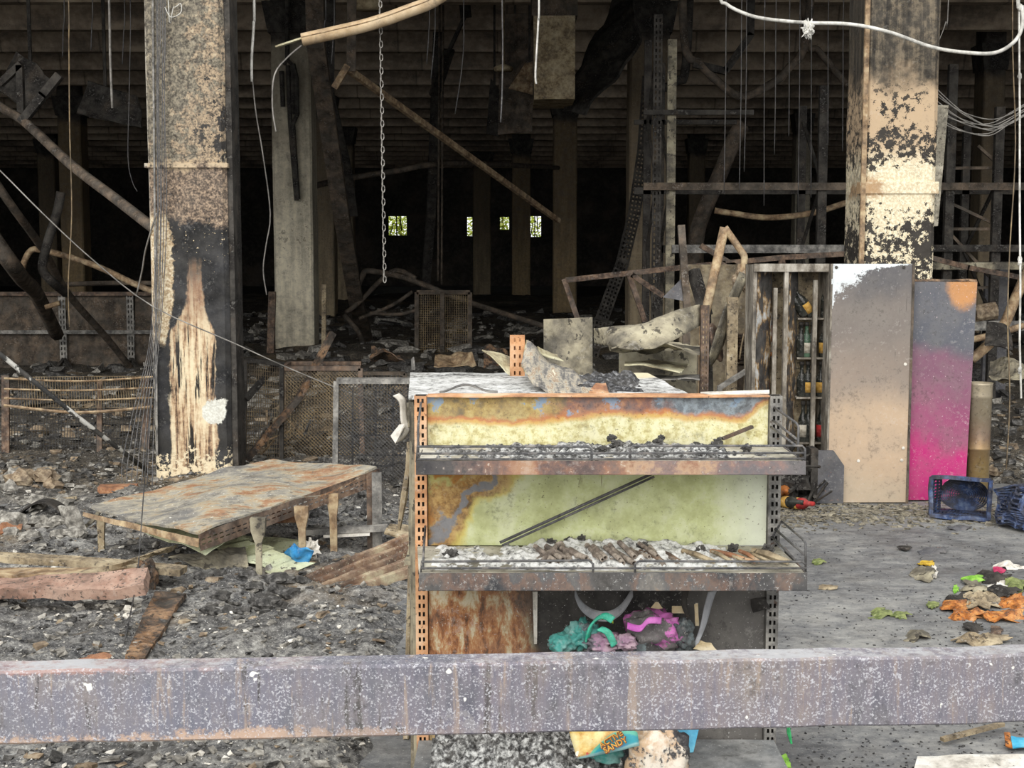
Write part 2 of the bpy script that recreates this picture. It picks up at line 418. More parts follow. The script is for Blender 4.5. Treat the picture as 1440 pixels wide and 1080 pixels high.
def bed(name, x0, x1, y0, y1, st_, label):
    nx = int((x1 - x0) / st_); ny = int((y1 - y0) / st_); b = MB()
    for j in range(ny + 1):
        for i in range(nx + 1):
            X = x0 + (x1 - x0) * i / nx; Y = y0 + (y1 - y0) * j / ny; b.v.append(Vector((X, Y, bed_h(X, Y))))
    for j in range(ny):
        for i in range(nx):
            k = j * (nx + 1) + i
            if max(b.v[k].z, b.v[k + 1].z, b.v[k + nx + 1].z, b.v[k + nx + 2].z) > -.05: b.f.append((k, k + 1, k + nx + 2, k + nx + 1))
    o = b.obj(name, 'bed', origin=(0, 0, 0), smooth=True); tag(o, label, 'ash', kind='stuff')
bed('ash_bed', -3.4, 1.2, 3.3, 9.2, .028, 'grey and black ash bed covering the open ground left of the shelving')
bed('ash_bed', -6.5, 6.5, 9.2, 12, .045, 'brown grey burnt litter bed between the two front pillars')
bed('ash_bed', -17, 17, 12, 46, .16, 'dark brown burnt debris bed deep inside the hall')

# ------------------------------------------------------------------ columns
# front left pillar: soot, bare plaster, pale runs (stains with shapes of their own)
M = Mat('left_pillar_plaster'); x, y, z = M.xyz()
w1 = M.noise(5, 5, .65); w2 = M.noise(26, 5, .7, off=3); w3 = M.noise(70, 3, .6, off=5); wv = M.noise(7, 5, .6, st=(4.5, 4.5, .35), off=7)
xx = x + (w1 - .5) * .10; zz = z + (w1 - .5) * .30 + (w2 - .5) * .10
grey = M.ramp(M.ss(w2 * .6 + w3 * .4, .36, .64), [(0, (58, 52, 46)), (.45, (104, 98, 86)), (1, (152, 142, 122))])
tan = M.ramp(M.ss(w3 * .5 + w2 * .5, .36, .64), [(0, (66, 60, 54)), (.4, (138, 122, 102)), (1, (184, 162, 132))])
wm = M.noise(13, 5, .7, off=33)
c = M.mix(M.ss(w1 * .35 + wm * .65 + (2.9 - z) * .10 + x * .3, .52, .57), grey, tan)
c = M.mix(M.ss(wm * .6 + w1 * .4 + x * .3 - (z - 2.4).abs() * .14, .56, .58), c, (48, 46, 45))
c = M.mix(M.ss(wm * .5 + w2 * .5, .57, .60) * .7, c, (186, 172, 146))
c = M.mix(M.ss((z - 2.18).abs(), .03, .012) * M.ss(w2, .38, .5) * .8, c, (196, 176, 146))
mid = M.ramp(M.ss(w3 * .5 + w2 * .5, .36, .64), [(0, (54, 47, 42)), (.5, (112, 97, 84)), (1, (172, 150, 126))])
c = M.mix(M.ss(zz, 2.19, 2.15), c, mid)
blk = M.mix(M.ss(w1, .35, .7), (26, 26, 27), (60, 60, 62))
c = M.mix(M.ss(zz + x * .2, 1.83, 1.77), c, blk)
crm = M.ramp(M.ss(w3 * .5 + w2 * .5, .36, .66), [(0, (150, 122, 92)), (.5, (206, 186, 152)), (1, (240, 232, 210))])
e1 = M.ss(xx + (w2 - .5) * .08 + (zz - 1.45) * (zz - 1.45) * .30, -.095, -.11) * M.ss(zz, .92, .98) * M.ss(zz, 1.90, 1.80)
c = M.mix(e1, c, crm)
c = M.mix(M.ss(w3 * .6 + w2 * .4 + M.ss(zz, 1.2, 1.75) * .06, .665, .69) * M.ss(z, 1.1, 1.3) * M.ss(z, 1.85, 1.75), c, (226, 206, 170))
tong = M.ss((xx - .04 + M.ss(z, 1.3, .9) * .03 + (wv - .5) * .06).abs() - M.ss(z, 1.3, .98) * .105 - .045, .014, -.004) * M.ss(zz + (wv - .5) * .2, 1.56, 1.34)
run = M.ramp(M.ss(wv * .7 + w2 * .3, .33, .60), [(0, (40, 34, 30)), (.22, (130, 104, 82)), (.5, (190, 160, 126)), (1, (228, 212, 178))])
run = M.mix(M.ss(z, .9, 1.4) * .75, run, (138, 108, 88))
c = M.mix(tong, c, run)
c = M.mix(M.ss(M.noise(6, 5, .65, st=(5, 5, .25), off=17), .555, .585) * M.ss(z + (w1 - .5), 1.25, .95) * tong, c, (36, 33, 31))
bl = M.ss(M.math('POWER', (xx - .15) * (xx - .15) * 1.2 + (zz - .49) * (zz - .49), .5), .098, .085)
c = M.mix(bl, c, M.mix(M.ss(w3, .4, .6), (206, 204, 192), (226, 226, 216)))
sp = M.ss(w2 * .5 + wm * .5 + M.ss(z, .45, .0) * .22, .66, .685) * M.ss(z, .60, .42)
c = M.mix(sp, c, M.mix(w2, (206, 178, 136), (246, 236, 206)))
c = M.mix(M.ss(x, -.255, -.268) * M.ss(w2, .4, .5) * .8, c, (176, 170, 156))
mt['pillar_a'] = M.done(c, .8, 0, w2 * .5 + w3 * .3 + sp + e1, .5, .012, .22, .12)
M = Mat('right_pillar_plaster'); x, y, z = M.xyz()
w1 = M.noise(4, 5, .65, off=2); w2 = M.noise(22, 6, .72, off=3); w3 = M.noise(60, 4, .7, off=5); wv = M.noise(6, 5, .6, st=(4, 4, .3), off=7)
up = M.ramp(M.ss(wv * .5 + w2 * .5, .36, .64), [(0, (34, 31, 28)), (.5, (70, 64, 55)), (1, (120, 108, 90))])
lo = M.ramp(M.ss(w3, .35, .65), [(0, (200, 184, 152)), (.5, (220, 206, 174)), (1, (236, 228, 204))])
lo2 = M.mix(M.ss(z, 2.15, 2.35), lo, (186, 162, 132))
c = M.mix(M.ss(z + (w1 - .5) * .5, 2.62, 2.85), lo2, up)
fl = w2 * .62 + w1 * .38
bias = M.ss((z - 2.28).abs(), .26, .06) * .035 + M.ss((z - 1.62).abs() + (w1 - .5) * .3, .30, .05) * .075 - M.ss((z - 2.05).abs(), .14, .04) * .09 + M.ss(z, 2.6, 3.0) * .02
c = M.mix(M.ss(fl + bias, .535, .55) * M.ss(z, 2.9, 2.6), c, (48, 44, 40))
c = M.mix(M.ss((z - 2.03).abs() + (w2 - .5) * .2, .08, .03) * M.ss(w1, .45, .55) * .8, c, (160, 122, 82))
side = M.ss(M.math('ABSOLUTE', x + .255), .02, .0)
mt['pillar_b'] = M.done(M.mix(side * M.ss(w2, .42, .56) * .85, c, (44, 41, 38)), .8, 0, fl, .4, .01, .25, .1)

def colmat(name, base, off, zlo=1.0, zhi=3.0, k=1.0):
    M = Mat(name); x, y, z = M.xyz()
    a = M.noise(2, 5, .65, off=off); b = M.noise(14, 5, .7, off=off + 2); v = M.noise(3, 4, .6, st=(3, 3, .3), off=off)
    cr = M.ramp(M.ss(b * .5 + v * .5, .35, .65), [(0, tuple(int(q * .72) for q in base)), (1, base)])
    st_ = M.ss(z + (a - .5) * 2.4, zlo, zhi)
    c = M.mix(st_ * .6 * k, cr, (92, 78, 62))
    c = M.mix(M.ss(b * .7 + a * .3, .55, .6) * M.ss((z - 1.9).abs(), 1.0, .2) * .6, c, (70, 60, 50))
    c = M.mix(M.ss(z + (a - .5) * .5, 4.5, 4.75), c, (48, 42, 38))
    return M.done(c, .9, 0, b, .3, .01)
mt['col_a'] = colmat('cream_column_sooty_top', (236, 226, 200), 1, 1.8, 4.6)
mt['col_b'] = colmat('tan_column_sooty', (176, 158, 128), 9, .4, 3.2)
mt['col_c'] = colmat('ochre_column_sooty', (170, 146, 108), 15, .2, 3.0)
def column(label, xl, xr, Y, dep, mat, trims=(), top=5.75, head=True):
    a = at(xl, 353, Y); b = at(xr, 353, Y); xc = (a.x + b.x) / 2; w = b.x - a.x
    t = thing('concrete_column', label, 'column', (xc, Y + dep / 2, 0))
    sh = MB()
    ch = min(.03, w * .06); h = top; pr = [(-w / 2 + ch, -dep / 2), (w / 2 - ch, -dep / 2), (w / 2, -dep / 2 + ch), (w / 2, dep / 2), (-w / 2, dep / 2), (-w / 2, -dep / 2 + ch)]
    nz_ = 14; vs = []; R = random.Random(int(xl))
    for k in range(nz_ + 1):
        for (px_, py_) in pr: vs.append(Vector((xc + px_ + R.uniform(-1, 1) * .004, Y + dep / 2 + py_ + R.uniform(-1, 1) * .003, h * k / nz_)))
    fs = []
    for k in range(nz_):
        for i in range(6): fs.append((k * 6 + i, k * 6 + (i + 1) % 6, (k + 1) * 6 + (i + 1) % 6, (k + 1) * 6 + i))
    fs += [tuple(range(5, -1, -1)), tuple(nz_ * 6 + i for i in range(6))]
    sh.add(vs, fs).obj('shaft', mat, t)
    if head:
        hb = MB(); z0 = 4.75
        hb.add([(xc - w * .55, Y - .04, z0), (xc + w * .55, Y - .04, z0), (xc + w * .55, Y + dep + .04, z0), (xc - w * .55, Y + dep + .04, z0),
                (xc - w * .7, Y - .04, 5.2), (xc + w * .7, Y - .04, 5.2), (xc + w * .7, Y + dep + .04, 5.2), (xc - w * .7, Y + dep + .04, 5.2)],
               [(0, 3, 2, 1), (4, 5, 6, 7), (0, 1, 5, 4), (2, 3, 7, 6), (0, 4, 7, 3), (1, 2, 6, 5)]).obj('corbel', 'soot', t)
    return t
pa = column('soot-blackened plaster pillar with pale vertical runs and a white blotch', 210, 320, 9.3, .35, 'pillar_a', head=False)
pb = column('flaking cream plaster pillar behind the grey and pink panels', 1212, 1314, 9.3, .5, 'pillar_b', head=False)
# corner angles and a ring on the front pillars
a = OFF[pa.name]; MB().span(a.x + .262, a.x + .305, 9.34, 9.6, 0, 5.7).obj('steel_channel', 'soot', pa)
MB().span(a.x - .283, a.x + .283, 9.285, 9.4, 2.165, 2.195).obj('band', 'pillar_a', pa)
MB().bar(at(212, -300, 9.28), at(221, 640, 9.28), .012, .012).obj('corner_bead', 'grey_steel', pa)
a = OFF[pb.name]; MB().span(a.x - .268, a.x - .236, 9.285, 9.31, 0, 5.7).obj('corner_bead', 'tan_steel', pb)
MB().span(a.x - .270, a.x + .262, 9.29, 9.4, 1.99, 2.07).obj('band', 'pillar_b', pb)
column('cream inner column with a black cable hanging down its face', 385, 440, 20, .55, 'col_a')
column('tall inner column with a perforated dark strip across its face', 884, 939, 20, .55, 'col_b')
column('narrow sooty column just right of the cream inner column', 441, 470, 32, .55, 'col_b')
column('pale sooty column right of the sloping dark girder', 474, 497, 40, .6, 'col_b')
column('ochre column standing where the long tan bar ends', 778, 811, 32, .55, 'col_c')
column('distant ochre column left of a bright far opening', 720, 746, 44, .55, 'col_c')
column('pale column far left behind the long sloping pipe', 86, 118, 32, .55, 'col_c')
column('dim column at far left behind the pale one', 56, 80, 44, .55, 'col_b')
column('distant column behind the hanging wires at right', 1117, 1138, 36, .5, 'col_a')
column('dim distant column behind the leaning dark tube', 968, 990, 44, .55, 'col_b')
column('sooty column with a light patch at the far right', 1376, 1406, 24, .5, 'col_b')
column('dim distant column between the two dark poles in the centre', 665, 690, 50, .55, 'col_b')

# ================================================================== front barrier rail
M = Mat('weathered_painted_rail'); x, y, z = M.xyz()
w1 = M.noise(3, 5, .6); w2 = M.noise(40, 6, .75, off=3); w3 = M.noise(210, 4, .65, off=5); wv = M.noise(11, 6, .7, st=(3, 1, .25), off=7)
c = M.ramp(M.ss(w1 * .5 + wv * .5, .35, .65), [(0, (92, 92, 102)), (.4, (118, 114, 124)), (.7, (128, 120, 124)), (1, (142, 130, 122))])
c = M.mix(M.ss(x + (w1 - .5) * 1.5, -.1, -.8) * .35, c, (116, 122, 136))
c = M.mix(M.ss(wv * .7 + w2 * .3, .54, .62) * M.ss(x + (w1 - .5), .5, -.3), c, (70, 68, 70))
c = M.mix(M.ss(M.noise(10, 6, .7, st=(3, 1, .2), off=27), .57, .66) * .6, c, (168, 148, 130))
c = M.mix(M.ss(z + (w2 - .5) * .05, .122, .130) * M.ss(w1, .42, .6) * .7, c, (168, 128, 116))
c = M.mix(M.ss(z + (w2 - .5) * .10 + (w1 - .5) * .08, .002, -.014) * M.ss(x + (w1 - .5), .0, -.6) * .8, c, (196, 166, 142))
c = M.mix(M.ss(w2 * .3 + w3 * .7, .53, .59) * .7, c, (204, 204, 210))
c = M.mix(M.ss(w2 * .6 + w3 * .4, .40, .36) * .6, c, (76, 72, 78))
big = M.noise(28, 2, .5, off=31)
c = M.mix(M.ss(big, .71, .73), c, (238, 236, 228))
c = M.mix(M.ss(M.nz(), .6, .9) * M.ss(w1 * .5 + w2 * .5, .44, .60), c, (176, 176, 178))
mt['rail'] = M.done(c, .7, 0, w2 * .6 + w3 * .4, .5, .004)
t = thing('barrier_rail', 'speckled grey purple steel barrier rail across the foreground', 'barrier', (0, 2.68, 0))
tl = at(0, 944, 2.60); tr = at(1440, 921, 2.76); bl_ = at(0, 1048, 2.60); br = at(1440, 1017, 2.76)
dx = (tr - tl) / (tr.x - tl.x); db = (br - bl_) / (br.x - bl_.x)
b = MB(); nn_ = 48; vs = []
prof = [(0, 0, 0), (0, 1, 0), (.004, 1, .006), (.07, 1, .006), (.07, 0, -.004), (.006, 0, -.004)]
for i in range(nn_ + 1):
    X = -2.3 + 4.6 * i / nn_; T = tl + dx * (X - tl.x); B = bl_ + db * (X - bl_.x)
    j = Vector((0, 0, .0035 * fr(X * 5, 0, 3, 3)))
    for (dy, k, dz) in [(0, .03, 0), (0, .965, 0), (.005, 1, 0), (.068, 1, 0), (.072, .97, 0), (.072, .03, 0), (.068, 0, 0), (.005, 0, 0)]:
        vs.append(B.lerp(T, k) + Vector((0, dy, dz)) + j)
fs = []
for i in range(nn_):
    for k in range(8): fs.append((i * 8 + k, (i + 1) * 8 + k, (i + 1) * 8 + (k + 1) % 8, i * 8 + (k + 1) % 8))
fs += [tuple(range(8)), tuple(nn_ * 8 + k for k in range(7, -1, -1))]
o_ = b.add(vs, fs).obj('rail_tube', 'rail', t)
# material reads heights from the tube's lower edge
for v in o_.data.vertices: v.co.z -= .64
o_.location.z = .64
for X in (-2.15, 2.15): MB().span(X - .05, X + .05, 2.66, 2.76, 0, .68).obj('post', 'rail', t)

# ================================================================== the burnt gondola shelving unit in front
GX, GY = .2427, 3.76
def gz(y, Y=GY): return at(720, y, Y).z
def gx(x, Y=GY): return at(x, 540, Y).x
M = Mat('heat_tinted_top_panel'); x, y, z = M.xyz()
w1 = M.noise(7, 5, .6); w2 = M.noise(40, 6, .7, off=3); w3 = M.noise(14, 5, .65, off=9); w4 = M.noise(160, 3, .6, off=4)
d = z - 1.118 - (x * 9 + 1.2).sin() * .007 - M.ss(x, .40, .49) * .055 - M.ss(x, -.2, 0) * .010 + (w1 - .5) * .05 + (w3 - .5) * .02 + (w2 - .5) * .014
pale = M.ramp(M.ss(w2, .35, .62), [(0, (176, 164, 112)), (.4, (206, 200, 150)), (1, (222, 218, 180))])
och = M.ramp(M.ss(w3 * .6 + w2 * .4, .36, .62), [(0, (112, 100, 76)), (.5, (160, 136, 84)), (1, (186, 168, 110))])
blu = M.mix(M.ss(w2, .4, .6), (96, 104, 112), (140, 152, 160))
red = M.ramp(M.ss(w2 * .5 + w3 * .5, .38, .62), [(0, (104, 84, 84)), (.5, (142, 98, 80)), (1, (180, 128, 88))])
hot = M.mix(M.ss(x + (w3 - .5) * .3, -.16, -.08), och, red)
hot = M.mix(M.ss(x + (w3 - .5) * .35, .12, .2), hot, blu)
hot = M.mix(M.ss(w3 + (z - 1.16) * 2, .58, .62) * .9, hot, (128, 152, 176))
c = M.mix(M.ss(d + (w1 - .5) * .04, .014, .030), M.mix(M.ss(d + (w3 - .5) * .02, .008, .018), M.mix(M.ss(d, -.006, .008), pale, (200, 164, 96)), (182, 118, 74)), hot)
c = M.mix(M.ss(w4, .64, .68) * .6, c, (60, 50, 42))
mt['g_top'] = M.done(c, .65, 0, w2, .3, .003)
M = Mat('pale_green_scorched_panel'); x, y, z = M.xyz()
w1 = M.noise(5, 5, .6, off=2, dist=.6); w2 = M.noise(45, 6, .7, off=3); w3 = M.noise(10, 4, .6, off=9); wv = M.noise(14, 4, .6, st=(2.5, 1, .2), off=12); w4 = M.noise(140, 3, .6, off=4)
c = M.ramp(M.ss(w3 * .7 + w2 * .3, .35, .65), [(0, (176, 180, 126)), (.5, (198, 204, 150)), (1, (214, 218, 178))])
c = M.mix(M.ss(x, .30, .46) * .75, c, (226, 230, 214))
sw = x * 1.0 + (z - .92) * -.9 + (w1 - .5) * .34
orange = M.ramp(M.ss(w2 * .6 + w3 * .4, .36, .62), [(0, (96, 74, 46)), (.5, (156, 118, 66)), (1, (190, 158, 98))])
c = M.mix(M.ss(sw, -.26, -.31), c, (206, 190, 104))
c = M.mix(M.ss(sw, -.29, -.34), c, orange)
c = M.mix(M.ss((sw + .385 + (w2 - .5) * .06).abs(), .028, .010), c, M.mix(w2, (104, 104, 108), (140, 140, 142)))
c = M.mix(M.ss(sw + (w3 - .5) * .3, -.44, -.48), c, M.mix(M.ss(w3, .45, .55), (170, 116, 50), (186, 184, 116)))
c = M.mix(M.ss(wv, .62, .66) * M.ss(z + (w3 - .5) * .2, .93, .99) * M.ss((x + .03).abs(), .12, .06), c, (92, 62, 38))
c = M.mix(M.ss(w3, .60, .7) * M.ss((x + .02).abs(), .13, .05) * M.ss(z, .93, .84) * .6, c, (120, 176, 126))
c = M.mix(M.ss(w4, .66, .69) * .7, c, (84, 74, 46))
mt['g_mid'] = M.done(c, .6, 0, w2, .2, .003)
M = Mat('rust_and_soot_panel'); x, y, z = M.xyz()
w1 = M.noise(6, 5, .6, off=2, st=(1, 1, .6)); w2 = M.noise(22, 7, .72, off=3, dist=.25, st=(1.2, 1, .5)); w3 = M.noise(160, 3, .6, off=9)
r_ = M.ramp(M.ss(w2, .34, .64), [(0, (78, 60, 48)), (.35, (142, 94, 62)), (.65, (172, 122, 82)), (.85, (184, 158, 120)), (1, (200, 188, 160))])
k_ = M.ramp(M.ss(w1, .35, .65), [(0, (34, 33, 33)), (1, (66, 64, 63))])
k_ = M.mix(M.ss(x + (w1 - .5) * .2, .2, .36), k_, (98, 95, 92))
c = M.mix(M.ss(x + (w1 - .5) * .16 + (z - .5) * .08, -.24, -.17), r_, k_)
c = M.mix(M.ss(z + (w2 - .5) * .1, .34, .29) * M.ss(x, -.06, -.1), c, M.mix(w2, (176, 120, 60), (226, 214, 160)))
c = M.mix(M.ss(w3, .66, .69) * .8, c, (196, 194, 190))
mt['g_low'] = M.done(c, .75, 0, w2, .4, .006)
M = Mat('multicolour_scorched_lip'); x, y, z = M.xyz()
w1 = M.noise(4.5, 4, .6, st=(1, .3, .6)); w2 = M.noise(60, 6, .75, off=3)
c = M.ramp(M.ss(w1 + (w2 - .5) * .30, .30, .70) * .45 + M.ss(x, -.5, .55) * .55 - M.ss(x, -.3, -.5) * .2, [(0, (38, 38, 42)), (.22, (60, 58, 62)), (.36, (112, 92, 86)), (.5, (150, 110, 88)), (.6, (182, 152, 124)), (.7, (138, 112, 106)), (.82, (112, 104, 106)), (1, (88, 88, 92))])
c = M.mix(M.ss(w2, .62, .66) * .7, c, (206, 196, 182))
mt['g_lip'] = M.done(c, .65, 0, w2, .4, .003)
mt['g_lip2'] = mottled('dark_scorched_lip', [(0, (40, 40, 44)), (.3, (70, 70, 72)), (.5, (112, 92, 82)), (.62, (86, 86, 88)), (.8, (120, 116, 110)), (1, (168, 128, 92))], 5, st=(1, .3, .6), off=3, specks=[((170, 170, 168), 90, .64)])
mt['deck'] = mottled('cream_shelf_deck', [(0, (112, 108, 96)), (.4, (174, 168, 150)), (1, (212, 208, 194))], 6, specks=[((80, 74, 68), 40, .62)])
mt['grey_deck'] = mottled('grey_base_deck', [(0, (84, 86, 88)), (.5, (128, 130, 130)), (1, (166, 166, 164))], 8, specks=[((210, 208, 204), 90, .66)])

g = thing('gondola_shelf', 'burnt retail shelving unit with two wire-fenced shelves in the foreground', 'shelf unit', (GX, GY, 0))
ztop = gz(556)
cols2 = [(.008, .0145), (.020, .0265)]
xl = gx(583); xr = gx(1099)
for (xx0, mat) in ((xl, 'rust_upright'), (xr - .034, 'grey_steel')):
    up_ = MB().perf((xx0, GY - .02, .0), (1, 0, 0), (0, 0, 1), .034, ztop, cols2, .0243, .0125, .002).obj('upright', mat, g)
    MB().span(xx0 + .001, xx0 + .033, GY + .018, GY + .03, 0, ztop).obj('channel_back', 'soot', up_)
    MB().span(xx0, xx0 + .002, GY - .018, GY + .018, 0, ztop).span(xx0 + .032, xx0 + .034, GY - .018, GY + .018, 0, ztop).obj('channel_side', mat, up_)
x0, x1 = xl + .036, xr - .036
z_d1 = gz(626); z_d2 = gz(767)
MB().sheet(quadfn((x0, GY, z_d1 + .0), (x1, GY, z_d1), (x1, GY, ztop - .004), (x0, GY, ztop - .004), .006, 5, 1), 30, 6, .003).obj('back_panel', 'g_top', g)
MB().sheet(quadfn((x0, GY - .02, ztop), (x1, GY - .02, ztop - .002), (x1, GY + .03, ztop), (x0, GY + .03, ztop + .001), .002, 8, 3), 30, 2, .004).obj('panel_flange', 'rust_upright', g)
MB().sheet(quadfn((x0, GY, z_d2), (x1, GY, z_d2), (x1, GY, z_d1 - .006), (x0, GY, z_d1 - .006), .004, 3, 2), 30, 10, .003).obj('back_panel', 'g_mid', g)
MB().sheet(quadfn((x0, GY, .05), (x1, GY, .05), (x1, GY, z_d2 - .004), (x0, GY, z_d2 - .004), .008, 4, 5), 30, 20, .003).obj('back_panel', 'g_low', g)
MB().sheet(quadfn(at(985, 556, GY + .02), at(1082, 553, GY + .0), at(1082, 549, GY + .02), at(985, 552, GY + .05)), 8, 1, .004).obj('cap_strip', 'white_scrap', g)
def shelf(zt, yl0, yl1, xa, xb, lipmat, Yf, yback):
    A0 = at(xa, yl0, Yf); B0 = at(xb, yl0, Yf); A1 = at(xa, yl1, Yf); B1 = at(xb, yl1, Yf)
    s = MB().sheet(quadfn((A0.x, Yf, A0.z - .004), (B0.x, Yf, B0.z - .004), (x1 + .03, GY - .022, yback), (x0 - .03, GY - .022, yback), .002, 6, yl0), 30, 8, .004).obj('shelf_deck', 'deck', g)
    lp = MB().sheet(quadfn((A1.x, Yf, A1.z), (B1.x, Yf, B1.z), (B0.x, Yf, B0.z), (A0.x, Yf, A0.z), .002, 7, yl1), 40, 3, .004)
    lp.sheet(quadfn((A1.x, Yf, A1.z), (B1.x, Yf, B1.z), (B1.x, Yf + .02, B1.z), (A1.x, Yf + .02, A1.z)), 20, 1, .003)
    lp.obj('front_lip', lipmat, s)
    for X in (A0.x + .004, B0.x - .004):
        MB().add([(X - .0015, Yf, A1.z), (X - .0015, Yf, A0.z), (X - .0015, GY - .022, yback), (X - .0015, GY - .022, yback - .075),
                  (X + .0015, Yf, A1.z), (X + .0015, Yf, A0.z), (X + .0015, GY - .022, yback), (X + .0015, GY - .022, yback - .075)],
                 [(0, 1, 2, 3), (7, 6, 5, 4), (0, 4, 5, 1), (1, 5, 6, 2), (2, 6, 7, 3), (3, 7, 4, 0)]).obj('bracket', lipmat, s)
    return s
YF = 3.468
sh1 = shelf(z_d1, 648, 667, 585, 1133, 'g_lip', YF, z_d1)
sh2 = shelf(z_d2, 806, 830, 589, 1135, 'g_lip2', YF, z_d2)
# wire guards
def wires(par, lists, r=.0032, mat='wire'):
    for pts in lists: MB().tube(pix(pts), r, 6).obj('guard_wire', mat, par, smooth=True)
Y1 = YF + .012
wires(sh1, [[(586, 650, Y1), (586, 628, Y1), (828, 628, Y1), (832, 632, Y1), (832, 650, Y1)],
            [(886, 650, Y1), (886, 631, Y1), (890, 627, Y1), (1128, 627, Y1), (1132, 631, Y1), (1132, 650, Y1)],
            [(586, 638, Y1), (1133, 637, Y1)], [(586, 646, Y1), (1133, 645, Y1)],
            [(1122, 648, YF + .03), (1123, 600, YF + .03), (1120, 595, YF + .05), (1089, 573, GY - .02)],
            [(1121, 618, YF + .03), (1087, 591, GY - .02)], [(1120, 627, YF + .03), (1084, 600, GY - .02)],
            [(588, 648, YF + .03), (588, 600, YF + .05), (592, 566, GY - .03)]])
wires(sh2, [[(592, 808, Y1), (592, 790, Y1), (828, 788, Y1), (834, 793, Y1), (834, 806, Y1)],
            [(893, 806, Y1), (893, 793, Y1), (899, 789, Y1), (1128, 790, Y1), (1133, 794, Y1)],
            [(592, 799, Y1), (1134, 799, Y1)], [(592, 806, Y1), (1134, 806, Y1)],
            [(1133, 806, YF + .03), (1133, 765, YF + .03), (1130, 759, YF + .05), (1099, 733, GY - .02), (1085, 757, GY - .02)],
            [(1131, 780, YF + .03), (1090, 744, GY - .02)], [(1118, 787, YF + .08), (1086, 755, GY - .02)],
            [(594, 806, YF + .03), (598, 740, GY - .03)]])
# base deck, kick plate, foot
MB().sheet(quadfn((x0 - .03, 3.40, .2), (x1 + .03, 3.40, .2), (x1 + .03, GY - .02, .21), (x0 - .03, GY - .02, .21), .004, 5, 9), 20, 8, .004).obj('base_deck', 'grey_deck', g)
MB().span(x0 - .03, x1 + .03, 3.40, 3.405, 0, .196).obj('kick_plate', 'grey_steel', g)
for X in (x0 - .02, x1 + .02): MB().span(X - .012, X + .012, 3.41, GY, 0, .04).obj('foot', 'grey_steel', g)
MB().sheet(quadfn(at(749, 832, GY - .012), at(756, 832, GY - .012), at(755, 905, GY - .01), at(751, 905, GY - .01), .004, 20, 2), 2, 12, .006).obj('melted_drip', 'white_scrap', g)
MB().sheet(quadfn(at(1056, 842, GY - .03), at(1084, 838, GY - .01), at(1082, 857, GY - .02), at(1060, 861, GY - .05), .02, 14, 2), 8, 6, .002).obj('peeled_flap', 'soot', g)

# loose rods on and against the shelves
b = MB(); p = at(703, 763, GY - .06); q = at(917, 666, GY - .045); b.tube([p, q], .0042, 6); off = Vector((.006, -.002, -.008)); b.tube([p + off, q + off], .0035, 6)
solo(b, 'metal_rod', 'wire', 'thin dark double rod leaning diagonally across the pale green panel', 'rod', smooth=True)
solo(MB().bar(at(1016, 617, 3.70), at(1058, 600, 3.74), .012, .008), 'charred_stick', 'dark_rust', 'short charred stick leaning on the upper shelf back panel', 'stick')

# ---- ash on the shelves (uncountable)
def ashheap(name, xa, xb, ya, yb, zf, hf, mat, label, st_=.006):
    nx = int((xb - xa) / st_); ny = int((yb - ya) / st_); b = MB()
    for j in range(ny + 1):
        for i in range(nx + 1):
            X = lerp(xa, xb, i / nx); Y = lerp(ya, yb, j / ny)
            e = min(i, nx - i, j, ny - j) / 4.0
            b.v.append(Vector((X, Y, zf(X, Y) + (hf(X, Y) if e > 0 else -.002) - (0 if e >= 1 else .004))))
    for j in range(ny):
        for i in range(nx):
            k = j * (nx + 1) + i; b.f.append((k, k + 1, k + nx + 2, k + nx + 1))
    o = b.obj(name, mat, smooth=True); return tag(o, label, 'ash', kind='stuff')
d1 = lambda X, Y: lerp(at(720, 648, YF).z, z_d1, (Y - YF) / (GY - YF)) - .001
d2 = lambda X, Y: lerp(at(720, 806, YF).z, z_d2, (Y - YF) / (GY - YF)) - .001
ashheap('ash_heap', -.22, .70, YF + .03, GY - .02, d1, lambda X, Y: max(-.006, .010 * sst(-.25, .2, X) + .016 * fr(X, Y, 1, 5, 14) + .010 * fr(X, Y, 3, 4, 45) - .02 * sst(.52, .66, X)), 'ash', 'lumpy grey ash lying along the upper wire-fenced shelf')
ashheap('ash_heap', -.22, .62, YF + .03, GY - .02, d2, lambda X, Y: max(-.006, .004 + .022 * sst(-.05, .1, X) * sst(.62, .4, X) * sst(YF, GY, Y) + .012 * fr(X, Y, 7, 5, 14) + .010 * fr(X, Y, 5, 4, 45)), 'white_ash', 'whitish ash among the burnt tubes on the middle shelf')
ashheap('ash_heap', -.22, .34, 3.41, GY - .02, lambda X, Y: .205, lambda X, Y: max(0, .06 * sst(.34, .1, X) + .05 * fr(X, Y, 7, 5, 9) + .015 * fr(X, Y, 5, 4, 45)), 'ash', 'black and white ash heaped on the base shelf')
def clump(px_, py_, Y, r, lab, mat='char_chunk', grp='charred clumps on the shelves', nm='charred_clump', sd=0):
    c = at(px_, py_, Y); return solo(MB().blob(c, (r, r * .8, r * .8), sd, .7, 3, 2.2), nm, mat, lab, 'clump', grp)
for i, (a_, b_, Y, r) in enumerate(((848, 632, 3.60, .012), (868, 626, 3.64, .016), (892, 630, 3.6, .014), (925, 622, 3.68, .012), (1005, 627, 3.66, .014), (1050, 630, 3.62, .012), (860, 616, 3.72, .012), (930, 616, 3.72, .010), (1010, 621, 3.70, .012))):
    clump(a_, b_, Y, r, 'small black clump in the ash of the upper shelf', sd=i)
clump(634, 782, 3.62, .020, 'black clump at the left end of the middle shelf', sd=21)
